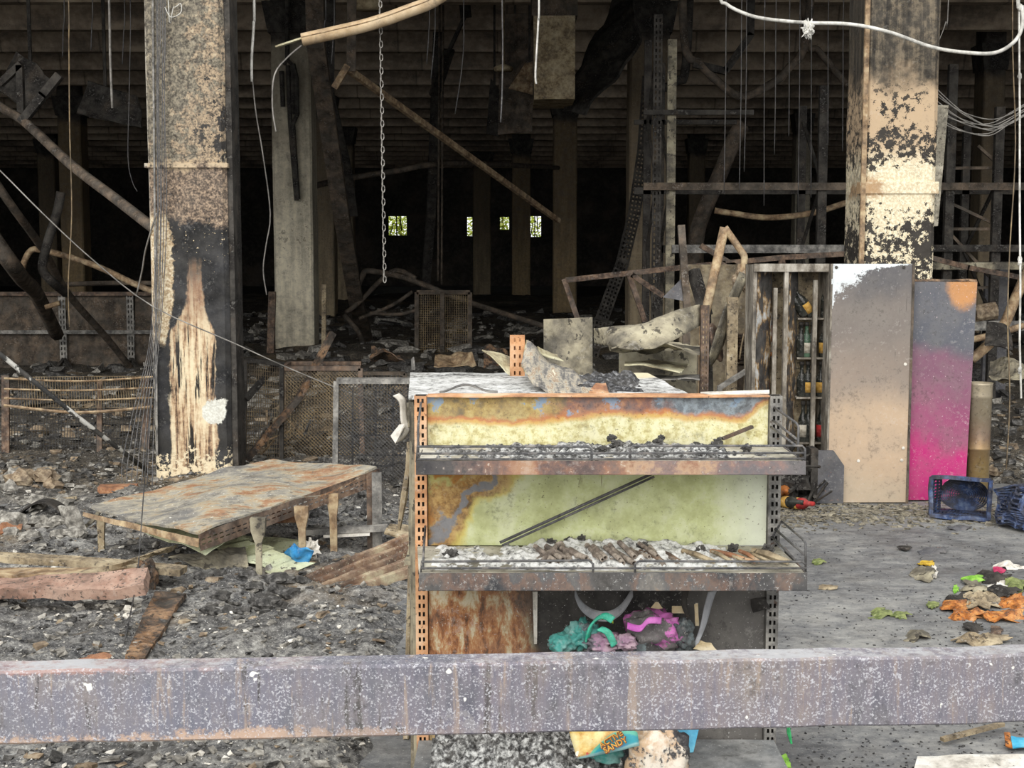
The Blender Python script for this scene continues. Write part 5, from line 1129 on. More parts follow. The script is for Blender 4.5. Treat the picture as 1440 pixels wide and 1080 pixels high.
# burnt partition deep left
t = thing('mesh_partition', 'brown mesh partition with perforated posts far left in the hall', 'partition', gnd(105, 522))
Yp = gnd(105, 522).y
for (xa, xb) in ((-30, 86), (94, 180), (190, 260)):
    MB().sheet(quadfn(at(xa, 518, Yp), at(xb, 518, Yp), at(xb, 415, Yp), at(xa, 414, Yp), .02, 2, xa), 8, 6, .01).obj('panel', 'soot_brown', t)
for p_ in (90, 185): MB().perf(at(p_ - 5, 523, Yp - .06), (1, 0, 0), (0, 0, 1), .095, at(p_, 411, Yp).z - at(p_, 523, Yp).z, [(.02, .035), (.06, .075)], .07, .04, .01).obj('post', 'grey_steel', t)
for q_ in (413, 467): MB().bar(at(-30, q_, Yp - .08), at(260, q_, Yp - .08), .04, .05).obj('rail', 'dark_rust' if q_ < 450 else 'grey_steel', t)
for p_ in (90, 185):
    for s_ in (-1, 1): MB().bar(at(p_, 505, Yp - .06), gnd(p_ + s_ * 16, 526), .04, .04).obj('foot', 'soot', t)
frame('brown framed mesh screen standing in the middle of the hall', (gnd(586, 508), gnd(661, 508), at(661, 411, gnd(661, 508).y), at(586, 411, gnd(586, 508).y)), 'soot_brown', .06, 'g', 24, 30, .006)
MB().bar(at(622, 411, 19.5), gnd(622, 508), .06, .04).obj('bar', 'soot_brown', bpy.data.objects[-1] if False else [o for o in COL.objects if o.get('label', '').startswith('brown framed mesh screen')][0])
solo(MB().bar(gnd(455, 512), at(456, 400, gnd(455, 512).y), .06, .06), 'thin_post', 'tan_wood', 'thin tan post standing right of the cream inner column', 'post')
solo(MB().bar(gnd(380, 512), at(383, 410, gnd(380, 512).y), .10, .06), 'thin_post', 'dark_rust', 'short rusty post at the left edge of the cream column', 'post')

# ================================================================== collapsed shelving in the middle right
Yc = 6.9
t = thing('collapsed_shelf', 'collapsed shelving with sagging sheets and a rusty perforated upright', 'shelf unit', (at(930, 540, Yc).x, Yc, 0))
xu = at(984, 540, Yc).x; zu = at(990, 429, Yc).z
MB().perf((xu, Yc - .02, 0), (1, 0, 0), (0, 0, 1), .042, zu, [(.010, .016), (.026, .032)], .026, .013, .003).obj('upright', 'dark_rust', t)
MB().span(xu, xu + .003, Yc - .017, Yc + .02, 0, zu).span(xu + .039, xu + .042, Yc - .017, Yc + .02, 0, zu).obj('channel_side', 'dark_rust', t)
cu_ = curl([(835, 462, Yc), (870, 458, Yc - .05), (905, 455, Yc - .1), (940, 440, Yc - .05), (984, 428, Yc)], [(836, 482, Yc + .1), (875, 490, Yc - .25), (905, 492, Yc - .25), (940, 482, Yc - .2), (984, 458, Yc)], 20, 6, .004)
cu_.obj('sagging_sheet', 'grey_sheet', t, smooth=True)
MB().sheet(quadfn(at(860, 492, Yc - .2), at(984, 497, Yc - .2), at(984, 484, Yc + .3), at(850, 484, Yc + .3), .04, 5, 3), 14, 6, .006).obj('shelf_deck', 'grey_sheet', t)
MB().sheet(quadfn(at(878, 512, Yc - .25), at(956, 524, Yc - .25), at(970, 510, Yc + .2), at(880, 506, Yc + .2), .02, 5, 5), 12, 5, .006).obj('shelf_deck', 'cream_sheet', t)
MB().span(at(870, 540, Yc + .35).x, xu + .03, Yc + .34, Yc + .35, 0, at(0, 500, Yc).z).obj('back_panel', 'grey_sheet', t)
MB().sheet(quadfn(at(860, 534, Yc - .2), at(984, 534, Yc - .2), at(984, 528, Yc + .3), at(850, 528, Yc + .3), .02, 5, 7), 12, 5, .006).obj('shelf_deck', 'grey_steel', t)
solo(MB().sheet(quadfn(gnd(765, 700) * Vector((1)) if False else Vector((at(766, 530, 7.3).x, 7.3, 0)), Vector((at(836, 530, 7.25).x, 7.25, 0)), at(833, 446, 7.3), at(764, 449, 7.35), .02, 3, 4), 8, 14, .006), 'standing_sheet', 'grey_sheet', 'mottled grey sheet standing upright behind the buckled sheets', 'metal sheet')
# leaning, bent and stacked wreckage behind the cabinet
Yd = 9.6
def bar1(pts, w, mat, lab, nm='bent_bar', cat='bar', h=None, grp=None):
    P = pix(pts); b = MB()
    for i in range(len(P) - 1): b.bar(P[i], P[i + 1] + (P[i + 1] - P[i]).normalized() * w * .3, w, h or w)
    return solo(b, nm, mat, lab, cat, grp)
def tube1(pts, r, mat, lab, nm='bent_pipe', cat='pipe', grp=None, sm=True, n=7):
    P = pix(pts); return solo(MB().tube(smoothpts(P, 5) if sm else P, r, n), nm, mat, lab, cat, grp, smooth=True)
solo(MB().span(at(955, 540, 10.4).x, at(1062, 540, 10.4).x, 10.4, 10.45, 0, at(0, 372, 10.4).z), 'charred_board', mottled('brown_block_board', [(0, (60, 52, 42)), (.5, (110, 98, 78)), (1, (150, 138, 112))], 7), 'brown scorched backboard left of the drinks cabinet', 'board')
bar1([(960, 700, 9.5), (966, 430, 9.6), (958, 320, 9.7)], .05, 'soot_brown', 'upright bent steel bar left of the inverted V')
t = thing('bent_tubing', 'inverted V of scorched tubing before the brown backboard', 'tubing', Vector((at(1010, 540, 9.5).x, 9.5, 0)))
MB().tube(pix([(985, 700, 9.5), (990, 450, 9.5), (1019, 320, 9.5)]), .033, 8).obj('tube', 'tan_steel', t, smooth=True)
MB().tube(smoothpts(pix([(1019, 320, 9.5), (1040, 350, 9.5), (1047, 364, 9.5), (1041, 392, 9.5)]), 4), .025, 8).obj('tube', 'tan_steel', t, smooth=True)
bar1([(975, 380, 9.7), (992, 440, 9.6), (1000, 700, 9.55)], .07, 'soot', 'black flat bar leaning right of the upright bent bar')
solo(MB().add([*pix([(932, 418, 9.6), (966, 424, 9.6), (966, 384, 9.7)]), *pix([(932, 418, 9.9), (966, 424, 9.9), (966, 384, 9.9)])], [(0, 1, 2), (5, 4, 3), (0, 3, 4, 1), (1, 4, 5, 2), (2, 5, 3, 0)]), 'hanging_plate', 'slate', 'dark triangular plate hanging left of the upright bar', 'plate')
solo(curl([(1040, 382, 9.2), (1020, 430, 9.0), (1005, 475, 8.9), (998, 500, 8.9)], [(1052, 388, 9.2), (1030, 440, 9.1), (1015, 490, 9.0), (1000, 515, 9.0)], 10, 4, .01), 'bent_strip', 'grey_sheet', 'long tapered grey strip leaning toward the perforated upright', 'metal strip', smooth=True)
solo(MB().box(at(1029, 470, 9.0) * Vector((1)) if False else Vector((at(1029, 470, 9.0).x, 9.0, at(1029, 418, 9.0).z / 2)), (.07, .07, at(1029, 418, 9.0).z)), 'wooden_post', 'tan_wood', 'scorched square wooden post before the stacked slats', 'post')
for k in range(9):
    y_ = 472 + k * 4.4; p = at(1046, y_, 9.15); solo(MB().box((p.x + .005 * (k % 3), 9.15, p.z), (.11, .2, .017), Matrix.Rotation(.05 * math.sin(k * 2), 3, 'Z')), 'stacked_slat', 'char_wood', 'charred slat in the small stack left of the cabinet', 'slat', 'charred slats stacked left of the cabinet')
p = at(1046, 513, 9.15); solo(MB().span(p.x - .09, p.x + .06, 9.05, 9.28, 0, at(1046, 513, 9.15).z), 'charred_crate', 'soot_brown', 'charred crate under the small slat stack', 'crate')
solo(MB().lathe(at(1006, 482, 9.1), [(.12, -.01), (.135, 0), (.135, .012), (.12, .02)], 22, Matrix.Rotation(1.3, 3, 'Y') @ Matrix.Rotation(.3, 3, 'X')), 'round_plate', 'dark_rust', 'rusty round disc leaning beside the wooden post', 'disc')
solo(MB().blob(at(1041, 392, 9.5), (.05, .05, .08), 5, .6, 3), 'charred_tuft', 'ochre_chunk', 'frayed charred tuft under the inverted V', 'tuft')
tube1([(1040, 505, 8.95), (1044, 480, 8.95), (1049, 462, 8.95), (1052, 480, 8.95), (1050, 510, 8.95)], .006, 'tanwire', 'thin tan wire loop before the stacked slats', 'wire_loop', 'wire')
bar1([(1060, 515, 8.9), (1012, 545, 8.85), (1000, 700, 8.8)], .03, 'grey_steel', 'grey bent bar slanting below the charred crate')

# ================================================================== pallet racks deep right
t = thing('pallet_rack', 'tall dark pallet rack with scorched beams behind the hanging wires', 'rack', Vector((at(1180, 540, 14).x, 14, 0)))
Yr = 14.0
for (p_, y0, mat) in ((926, 20, 'soot'), (946, 55, 'grey_sheet'), (1160, 120, 'soot'), (1342, 90, 'soot'), (1408, 150, 'soot')):
    a = at(p_, y0, Yr)
    up_ = (MB().perf((a.x - .045, Yr, 0), (1, 0, 0), (0, 0, 1), .09, a.z, [(.018, .034), (.056, .072)], .06, .034, .004) if p_ == 926 else MB().span(a.x - .045, a.x + .045, Yr, Yr + .07, 0, a.z)).obj('upright', mat, t)
    MB().span(a.x - .04, a.x + .04, Yr + 1.0, Yr + 1.06, 0, a.z - .1).obj('rear_upright', 'soot', t)
    z_ = .2; k = 0
    while z_ < a.z - .8:
        MB().bar((a.x, Yr + (.05 if k % 2 else 1.0), z_), (a.x, Yr + (1.0 if k % 2 else .05), z_ + .7), .03, .03).obj('brace', 'soot', t); z_ += .7; k += 1
for (xa, xb, q_, h_, mat) in ((905, 1480, 262, .075, 'soot_brown'), (945, 1190, 350, .085, 'grey_steel'), (1310, 1480, 349, .07, 'soot'), (1310, 1480, 374, .075, 'grey_sheet'), (1180, 1480, 458, .10, 'grey_steel'), (905, 1060, 158, .05, 'soot')):
    a = at(xa, q_, Yr - .04); e = at(xb, q_, Yr - .04); MB().span(a.x, e.x, Yr - .05, Yr, a.z - h_ / 2, a.z + h_ / 2).obj('beam', mat, t)
    MB().span(a.x, e.x, Yr + 1.0, Yr + 1.05, a.z - h_ / 2, a.z + h_ / 2).obj('rear_beam', 'soot', t)
for (pts) in ([(1335, 285, Yr + .1), (1405, 318, Yr + .1)], [(1330, 322, Yr + .1), (1406, 322, Yr + .1)], [(1330, 322, Yr + .1), (1402, 400, Yr + .1)], [(1375, 205, Yr + .1), (1408, 235, Yr + .1)], [(1372, 405, Yr + .1), (1402, 403, Yr + .1)], [(1290, 237, Yr + .1), (1406, 236, Yr + .1)]):
    MB().bar(*pix(pts), .03, .03).obj('brace', 'soot_brown', t)
solo(MB().span(at(1381, 540, 14.3).x, at(1414, 540, 14.3).x, 14.3, 14.36, 0, at(0, 375, 14.3).z), 'narrow_board', 'slate', 'dark narrow board inside the rack at far right', 'panel')
solo(MB().tube([at(1370, 441, 13.97), at(1400, 436, 13.97)], .09, 10), 'charred_roll', 'ochre_chunk', 'short charred roll lying on the rack beam right of the pink panel', 'roll')
tube1([(1366, 506, 11.5), (1395, 480, 11.5), (1413, 455, 11.5), (1428, 420, 11.5), (1450, 370, 11.5), (1480, 300, 11.6)], .045, 'tan_steel', 'thick curved tan pipe sweeping up at the right edge')
tube1([(1366, 478, 11.4), (1400, 470, 11.4), (1440, 458, 11.4)], .03, 'tan_steel', 'short tan pipe crossing the curved one')
bar1([(1300, 360, 13.6), (1360, 376, 13.6), (1445, 392, 13.6)], .05, 'dark_rust', 'thin rusty bar sloping over the rack beams')
# leaning pale slab behind the right pillar
solo(MB().add([*pix([(1290, 148, 9.7), (1334, 148, 9.7), (1319, 318, 9.7), (1288, 318, 9.7)]), *pix([(1290, 148, 9.78), (1334, 148, 9.78), (1319, 318, 9.78), (1288, 318, 9.78)])], [(3, 2, 1, 0), (4, 5, 6, 7), (0, 1, 5, 4), (1, 2, 6, 5), (2, 3, 7, 6), (3, 0, 4, 7)]), 'pale_strip_board', mottled('pale_speckled_board', [(0, (100, 96, 86)), (.5, (150, 144, 128)), (1, (196, 190, 172))], 14, specks=[((60, 54, 48), 40, .6)]), 'pale speckled board sticking out behind the right pillar', 'board')

# ================================================================== fallen pipes and bars
G1 = None
tube1([(-60, 105, 12), (0, 150, 12), (35, 172, 12), (100, 232, 11.2), (160, 278, 10.5), (222, 326, 9.75), (250, 348, 9.72)], .042, 'soot_brown', 'long brown pipe sloping down from the upper left to the pillar')
bar1([(30, 172, 12), (60, 135, 12), (82, 108, 12)], .07, 'soot', 'short black bar rising from the long sloping pipe')
bar1([(0, 118, 12.6), (28, 92, 12.6), (30, 160, 12.6)], .06, 'soot', 'angled black bracket above the long pipe at far left')
tube1([(-40, 205, 14), (10, 280, 14), (60, 350, 15), (95, 412, 16), (150, 475, 17), (186, 520, 17.6)], .045, 'soot_brown', 'brown pipe running down to the foot of the far left partition')
tube1([(-20, 320, 14), (14, 368, 14), (34, 395, 15), (52, 414, 16), (80, 470, 17.5)], .09, 'soot_brown', 'thick dark pipe at the far left edge')
tube1([(28, 388, 15), (40, 356, 15), (60, 352, 15), (130, 372, 15), (205, 406, 15), (260, 420, 15)], .035, 'tan_steel', 'bent tan tube arching behind the left pillar')
tube1([(90, 400, 16), (150, 398, 16), (215, 398, 16)], .03, 'soot_brown', 'straight thin tube behind the left pillar')
tube1([(86, 270, 14.5), (80, 300, 14.5), (66, 345, 14.5), (60, 378, 14.5), (72, 395, 14.5), (92, 412, 15)], .05, 'soot', 'black kinked hose before the pale far left column')
tube1([(64, 432, 15.5), (84, 426, 15.5)], .03, 'tan_steel', 'short tan stub on the far left partition')
t = thing('leaning_pole', 'black and white flecked pole leaning down to the left pillar foot', 'pole', gnd(214, 668))
M = Mat('flecked_pole'); w_ = M.noise(9, 3, .6); mt['pole'] = M.done(M.mix(M.ss(w_, .52, .56), (50, 50, 50), (206, 204, 196)), .6)
MB().tube([at(-90, 430, 8.6), at(0, 498, 8.8), at(110, 587, 9.0), gnd(218, 670)], .016, 8).obj('shaft', 'pole', t, smooth=True)
t = thing('tan_strut', 'long tan steel strut slanting across the dark centre of the hall', 'strut', at(640, 205, 16))
a_, e_ = at(486, 95, 15), at(786, 311, 19.5)
MB().bar(a_, e_, .055, .07).obj('strut', 'tan_steel', t); MB().bar(at(470, 124, 15), at(489, 92, 15), .06, .07).obj('bent_end', 'tan_steel', t); MB().bar(at(494, 100, 15), at(497, -260, 15), .10, .03).obj('hanger', 'soot_brown', t)
bar1([(436, -300, 16.5), (444, 60, 17), (480, 300, 19), (500, 420, 21), (517, 488, 22.5)], .22, 'soot_brown', 'sooty girder fallen from the ceiling onto the debris', 'fallen_girder', 'girder', .1)
bar1([(468, -260, 17.2), (462, 130, 18), (488, 240, 19), (496, 300, 19.6)], .14, 'soot', 'black twisted strip hanging beside the fallen girder', 'hanging_strip', 'strip', .04)
bar1([(622, -150, 24), (613, 130, 24), (606, 300, 25), (598, 410, 26), (590, 470, 27)], .16, 'soot', 'black pole standing in the centre of the hall', 'dark_pole', 'pole')
for (p_, y1_) in ((617, 395), (622, 400)): tube1([(p_ + 2, -150, 22), (p_, 200, 22), (p_ - 1, y1_, 22)], .018, 'soot_brown', 'thin cord beside the black pole, nearer the tan strut' if p_ == 622 else 'thin cord hanging right against the black pole', 'dangling_cord', 'cord')
tube1([(440, 262, 20.6), (495, 250, 22), (560, 240, 22), (612, 231, 22), (690, 231, 24), (785, 236, 31)], .05, 'soot_brown', 'thin pipe hanging level across the dark centre')
t = thing('bent_tube_rack', 'tangle of bent tan tubes lying before the far debris', 'tubing', gnd(520, 490))
for (pts, r_) in (([(500, 412, 21), (510, 388, 21), (518, 381, 21), (560, 388, 21), (590, 398, 21), (660, 425, 21), (760, 457, 20.5), (800, 470, 20.3)], .045), ([(486, 440, 21), (505, 425, 21), (540, 390, 21), (560, 380, 21), (585, 392, 21)], .04), ([(484, 442, 21), (492, 452, 21), (505, 468, 21), (512, 488, 21.2)], .04), ([(505, 448, 21), (550, 430, 21), (580, 410, 21)], .03), ([(520, 440, 21), (560, 442, 21), (586, 436, 21)], .03)):
    MB().tube(smoothpts(pix(pts), 4), r_, 7).obj('tube', 'soot_brown', t, smooth=True)
t = thing('fallen_truss', 'dark rusty truss lying level before the tall inner column', 'truss', at(950, 385, 13))
for pts in ([(795, 394, 13), (940, 378, 13), (1100, 362, 13), (1186, 357, 13)], [(793, 392, 13), (812, 448, 13)], [(885, 388, 13), (907, 452, 13)], [(888, 386, 13), (932, 416, 13)], [(1098, 362, 13), (1100, 372, 13)], [(985, 345, 13), (1040, 378, 13)]):
    P_ = pix(pts)
    for i in range(len(P_) - 1): MB().bar(P_[i], P_[i + 1], .06, .05).obj('member', 'dark_rust', t)
P_ = pix([(812, 448, 13), (816, 600, 13)]); MB().bar(P_[0], Vector((P_[1].x, 13, 0)), .06, .05).obj('member', 'dark_rust', t)
t = thing('perforated_strip', 'black perforated cable tray bent down across the tall inner column', 'cable tray', at(880, 300, 19))
P_ = pix([(912, 108, 19.8), (905, 210, 19.5), (892, 300, 19), (875, 370, 18.6), (845, 452, 18), (826, 523, 17.9)])
for i in range(5):
    d_ = P_[i + 1] - P_[i]; s_ = d_.normalized(); u_ = s_.cross(Vector((0, 1, 0))).normalized()
    MB().perf(P_[i] - u_ * .09, u_, s_, .18, d_.length, [(.03, .055), (.08, .105), (.13, .155)], .07, .04, .02).obj('tray_segment', 'soot', t)
t = thing('cable_strip', 'narrow black cable bundle hanging down the cream inner column', 'cable', at(413, 180, 19.8))
for pts in ([(400, 90, 19.9), (404, 84, 19.85), (412, 92, 19.9), (413, 160, 19.9)], [(405, 92, 19.9), (408, 170, 19.9), (412, 220, 19.9), (417, 282, 19.9)], [(412, 90, 19.88), (417, 110, 19.88), (418, 160, 19.88), (412, 175, 19.9), (419, 280, 19.9)], [(396, 100, 19.9), (398, 150, 19.9)], [(404, 86, 19.9), (404, -60, 19.9)]):
    MB().tube(pix(pts), .035, 6).obj('strand', 'soot', t)
# hanging duct box and dark collapsed ducts
a, e = at(751, 140, 18), at(809, 22, 18)
M = Mat('dusty_tan_duct'); w1 = M.noise(4, 5, .65); w2 = M.noise(30, 4, .6, off=2); mt['duct'] = M.done(M.ramp(M.ss(w1 * .6 + w2 * .4, .35, .65), [(0, (104, 88, 66)), (.5, (168, 150, 118)), (1, (200, 184, 150))]), .9)
t = thing('hanging_duct', 'pale dusty duct box hanging below the ceiling', 'duct', (a.x / 2 + e.x / 2, 18.5, a.z))
MB().sheet(quadfn((a.x, 18, a.z), (e.x, 18, a.z + .02), (e.x + .0, 18, e.z), (a.x - .01, 18, e.z), .02, 2, 1), 8, 12, .02).obj('front_plate', 'duct', t)
MB().span(a.x, e.x, 18.02, 19.2, a.z + .01, a.z + .04).obj('bottom_plate', 'duct', t); MB().span(a.x, a.x + .03, 18.02, 19.2, a.z + .04, 5.2).obj('side_plate', 'soot_brown', t); MB().span(e.x - .03, e.x, 18.02, 19.2, a.z + .04, 5.2).obj('side_plate', 'soot_brown', t)
MB().span(a.x - .03, e.x + .03, 18.0, 19.2, e.z, 5.25).obj('collar', 'soot_brown', t)
solo(MB().sheet(quadfn(at(795, 158, 19), at(820, 160, 18.6), at(895, 60, 18.6), at(880, -60, 19.5), .25, .9, 3), 14, 14, .04), 'collapsed_duct', 'soot', 'black collapsed duct slanting from the ceiling beside the pale duct', 'duct')
hang_sheet([(700, 190, 21), (748, 185, 21), (752, 18, 21), (706, 20, 21)], 'soot_brown', 'brown burnt sheet hanging left of the pale duct', .12, 49)
hang_sheet([(684, 188, 22), (702, 192, 22), (704, 130, 22), (690, 110, 22)], 'soot', 'small black sheet hanging left of the brown one', .12, 49)
hang_sheet([(715, 125, 20.5), (755, 135, 20.5), (755, 85, 20.5), (738, 90, 20.5)], 'tan_steel', 'tan torn flap just left of the pale duct', .1, 42)
hang_sheet([(0, 118, 13.5), (40, 150, 13.5), (78, 112, 13.5), (20, 84, 13.8)], 'soot', 'black crumpled sheet hanging at the upper left', .2, 48)
hang_sheet([(110, 160, 15), (200, 180, 15), (190, 135, 15), (120, 112, 15)], 'soot', 'black torn sheet hanging right of the sloping pipe', .3, 52)
solo(MB().lathe(at(518, 14, 17), [(.16, 0), (.18, .03), (.16, .3), (.1, 1.9)], 14), 'lamp_pot', 'duct', 'tan pot-shaped fitting just under the top picture edge', 'fitting', smooth=True)
solo(MB().lathe(at(708, 100, 19), [(.12, 0), (.14, .05), (.02, .1), (.015, 2.0)], 12), 'ceiling_pot', 'duct', 'small tan pot-shaped fitting left of the pale duct', 'fitting', smooth=True)
bar1([(640, -120, 22), (655, 20, 22), (632, 70, 22), (612, 130, 22.5)], .18, 'soot', 'black ragged strip hanging above the black pole', 'hanging_strip', 'strip', .05)
tube1([(1045, 175, 17), (1035, 190, 17), (1010, 250, 17), (985, 310, 17), (978, 345, 17), (960, 480, 17)], .10, 'soot_brown', 'thick dark leaning tube before the dim distant column')
tube1([(1005, 296, 15), (1030, 300, 15), (1080, 306, 15), (1140, 300, 15), (1190, 285, 15)], .035, 'tan_steel', 'curved tan pipe sagging across the rack')
tube1([(960, -150, 16), (962, 55, 16), (985, 90, 16), (1010, 115, 16), (1042, 136, 16), (1085, 118, 16), (1110, 95, 16), (1134, 50, 16), (1150, -150, 16)], .05, 'soot_brown', 'thick cable bundle sagging in a deep loop at upper right', 'sagging_cable', 'cable')
tube1([(1120, -150, 16.2), (1134, 48, 16.2), (1150, 70, 16.2), (1175, 100, 16.2), (1192, 120, 16.2)], .04, 'soot_brown', 'cable end drooping left of the right pillar', 'sagging_cable', 'cable')
tube1([(914, 108, 18), (925, 120, 18), (940, 122, 18), (952, 112, 18), (965, 88, 18), (975, -150, 18)], .06, 'soot', 'black hose looped beside the tall inner column', 'sagging_cable', 'cable')
bar1([(975, 90, 16), (1020, 100, 16), (1055, 50, 16), (1060, -150, 16)], .08, 'soot', 'black bent duct strap at upper right', 'bent_strap', 'strap')
# ================================================================== things hanging at the front edge of the roof
ROOF = 5.75
def up(p_, Y): q = at(p_, 0, Y); return Vector((q.x, Y, ROOF))
def wire(pts, r, mat, lab, nm='hanging_wire', cat='wire', top=True, grp=None, k=4):
    P = pix(pts)
    if top: P = [up(pts[0][0], pts[0][2])] + P
    return solo(MB().tube(smoothpts(P, k), r, 5), nm, mat, lab, cat, grp, smooth=True)
P = [up(1430, 9.75)] + pix([(1012, -12, 9.75), (1022, 6, 9.75), (1050, 20, 9.7), (1080, 27, 9.5), (1135, 32, 9.25), (1195, 34, 9.15), (1250, 45, 9.1), (1310, 66, 9.1), (1360, 74, 9.1), (1400, 74, 9.1), (1427, 58, 9.1), (1438, 35, 9.1), (1437, 8, 9.1), (1432, -40, 9.1)])
P[0] = up(1005, 9.75); P.insert(1, at(1006, -140, 9.75)); P.append(Vector((P[-1].x, 9.1, ROOF)))
t = thing('white_cable', 'thick white cable swinging across the right pillar at the top', 'cable', P[7])
MB().tube(smoothpts(P, 6), .0125, 8).obj('cable', 'whitewire', t, smooth=True)
MB().blob(at(1137, 41, 9.24), (.032, .03, .05), 2, .8, 4, 2.5).obj('fluff_tuft', 'whitewire', t)
# trunking
P = pix([(388, 64, 9.7), (425, 56, 9.7), (470, 46, 9.7), (520, 34, 9.7), (570, 17, 9.7), (618, -4, 9.7), (680, -55, 9.7), (740, -150, 9.7), (770, -280, 9.7)]) ; P.append(Vector((P[-1].x + .1, 9.7, ROOF)))
t = thing('bent_trunking', 'curved cream plastic trunking hanging down from the top', 'trunking', P[3])
PS = smoothpts(P[1:], 5); n_ = len(PS) - 1
MB().tube(PS, .046, 10).obj('trunking', mottled('cream_trunking', [(0, (150, 126, 96)), (.5, (190, 164, 128)), (1, (216, 194, 160))], 5), t, smooth=True)
MB().sheet(lambda u, v: P[0].lerp(P[1], u) + Vector((0, .05 * (v - .5), -.01 + .02 * u)), 6, 3, .012).obj('torn_end', 'cream_sheet', t)
MB().tube([q + Vector((0, -.045, .012)) for q in PS], .004, 4).obj('seam', 'tan_steel', t)
MB().tube(smoothpts(pix([(424, 64, 9.7), (405, 80, 9.68), (386, 105, 9.66), (383, 150, 9.66), (388, 185, 9.66)]), 4), .006, 5).obj('dangling_wire', 'greywire', t)
# chain
t = thing('hanging_chain', 'long steel chain hanging in front of the dark hall', 'chain', at(540, 393, 9.8))
top = Vector((at(537, 540, 9.8).x, 9.8, ROOF)); bot = at(541, 393, 9.8); pitch = .046; n_ = int((top - bot).length / pitch); lk = None
for i in range(n_ + 1):
    c_ = bot.lerp(top, i / n_)
    if lk is None:
        b = MB(); ring = [Vector((.011 * math.cos(a_ * math.pi / 5), 0, .0215 * math.sin(a_ * math.pi / 5) * 1.15)) for a_ in range(11)]
        b.tube([bot + q for q in ring], .0042, 5); o = b.obj('link', 'greywire', t, smooth=True); lk = o.data
    else: o = bpy.data.objects.new('link', lk); COL.objects.link(o); o.parent = t
    o.location = c_ - bot; o.rotation_euler = (0, 0, math.pi / 2 * (i % 2) + .3)
# wires
wire([(357, -20, 9.9), (357, 30, 9.9), (354, 80, 9.9), (354, 115, 9.9)], .010, 'whitewire', 'pale thick cord hanging between left pillar and cream column')
wire([(355, 112, 9.9), (360, 160, 9.9), (370, 220, 9.9), (380, 300, 9.9), (374, 345, 9.9), (370, 380, 9.9), (375, 415, 9.9)], .005, 'greywire', 'thin wire trailing from the pale thick cord', top=False)
wire([(96, -20, 10.5), (97, 60, 10.5), (98, 180, 10.5), (101, 300, 10.5), (96, 400, 10.5), (98, 460, 10.5)], .005, 'tanwire', 'thin straight wire hanging at far left')
wire([(153, -20, 11), (155, 80, 11), (158, 152, 11)], .010, 'greywire', 'short grey cord hanging left of the left pillar')
wire([(183, -20, 11.5), (182, 120, 11.5), (180, 220, 11.5), (186, 255, 11.5), (193, 269, 11.5)], .004, 'darkwire', 'fine dark wire curling left of the left pillar')
wire([(758, -20, 9.9), (757, 30, 9.9), (753, 100, 9.9), (754, 118, 9.9)], .008, 'whitewire', 'pale cord hanging before the pale duct')
wire([(706, -20, 10.5), (707, 60, 10.5), (706, 130, 10.5), (704, 172, 10.5)], .006, 'wire', 'grey cord hanging left of the pale duct')
R = random.Random(5)
for i in range(10):
    p_ = 1020 + i * 18 + R.uniform(-6, 6); y1_ = R.uniform(190, 300)
    wire([(p_, -10, 10.5 + i * .1), (p_ - 1, 120, 10.5 + i * .1), (p_ - R.uniform(1, 4), y1_, 10.5 + i * .1)], .004, 'darkwire', 'fine dark wire hanging before the rack between tall column and right pillar', grp='fine wires hanging before the rack')
for i, (xa, xb, y1_) in enumerate(((470, 466, 90), (458, 452, 60), (612, 606, 110), (604, 600, 90), (652, 640, 160), (90, 88, 80), (130, 128, 70), (175, 172, 90))):
    wire([(xa, -10, 12), (xa - 1, y1_ * .5, 12), (xb, y1_, 12)], .005, 'darkwire', 'fine dark wire end hanging from the ceiling beams', grp='fine wire ends at the ceiling')
t = thing('knotted_cord', 'white knotted cord hanging straight at the right picture edge', 'cord', at(1434, 560, 9.0))
P = [up(1433, 9.7)] + pix([(1433, 0, 9.7), (1434, 150, 9.5), (1434, 300, 9.3), (1435, 400, 9.1), (1434, 480, 9.0), (1436, 560, 9.0)]); MB().tube(P, .007, 6).obj('cord', 'whitewire', t)
for (q_, Y_) in ((107, 9.58), (365, 9.17), (370, 9.16), (520, 9.0)): MB().blob(at(1434, q_, Y_), (.014, .014, .025), q_, .4, 2).obj('knot', 'whitewire', t)
wire([(1424, -10, 9.9), (1428, 200, 9.9), (1420, 350, 9.6), (1417, 450, 9.4), (1420, 560, 9.2), (1415, 660, 9.0)], .005, 'tanwire', 'thin tan wire hanging left of the knotted cord')
wire([(1334, -10, 9.9), (1330, 30, 9.9), (1320, 58, 9.9)], .004, 'greywire', 'thin wire meeting the white cable right of the pillar')
for i in range(9):
    s_ = R.uniform(-10, 10)
    wire([(1310, 118 + i * 6, 10.3), (1350, 150 + s_ * .5 + i * 4, 10.4), (1390, 168 + s_ + i * 2, 10.5), (1420, 165 + s_, 10.6), (1460, 140 + s_, 10.7)], .0045, 'greywire', 'fine grey wire in the sagging bunch right of the right pillar', top=False, grp='sagging wires right of the right pillar')
wire([(-40, 205, 8.6), (0, 240, 8.7), (60, 300, 8.8), (130, 365, 8.9), (215, 431, 9.1), (330, 483, 9.2), (400, 515, 9.4), (480, 548, 9.6), (520, 560, 9.8)], .0045, 'greywire', 'taut thin wire slanting across the face of the left pillar', top=False)
wire([(220, 300, 9.2), (205, 350, 9.4), (200, 380, 9.5), (192, 415, 9.6)], .006, 'greywire', 'short wire curling off the left pillar side', top=False)
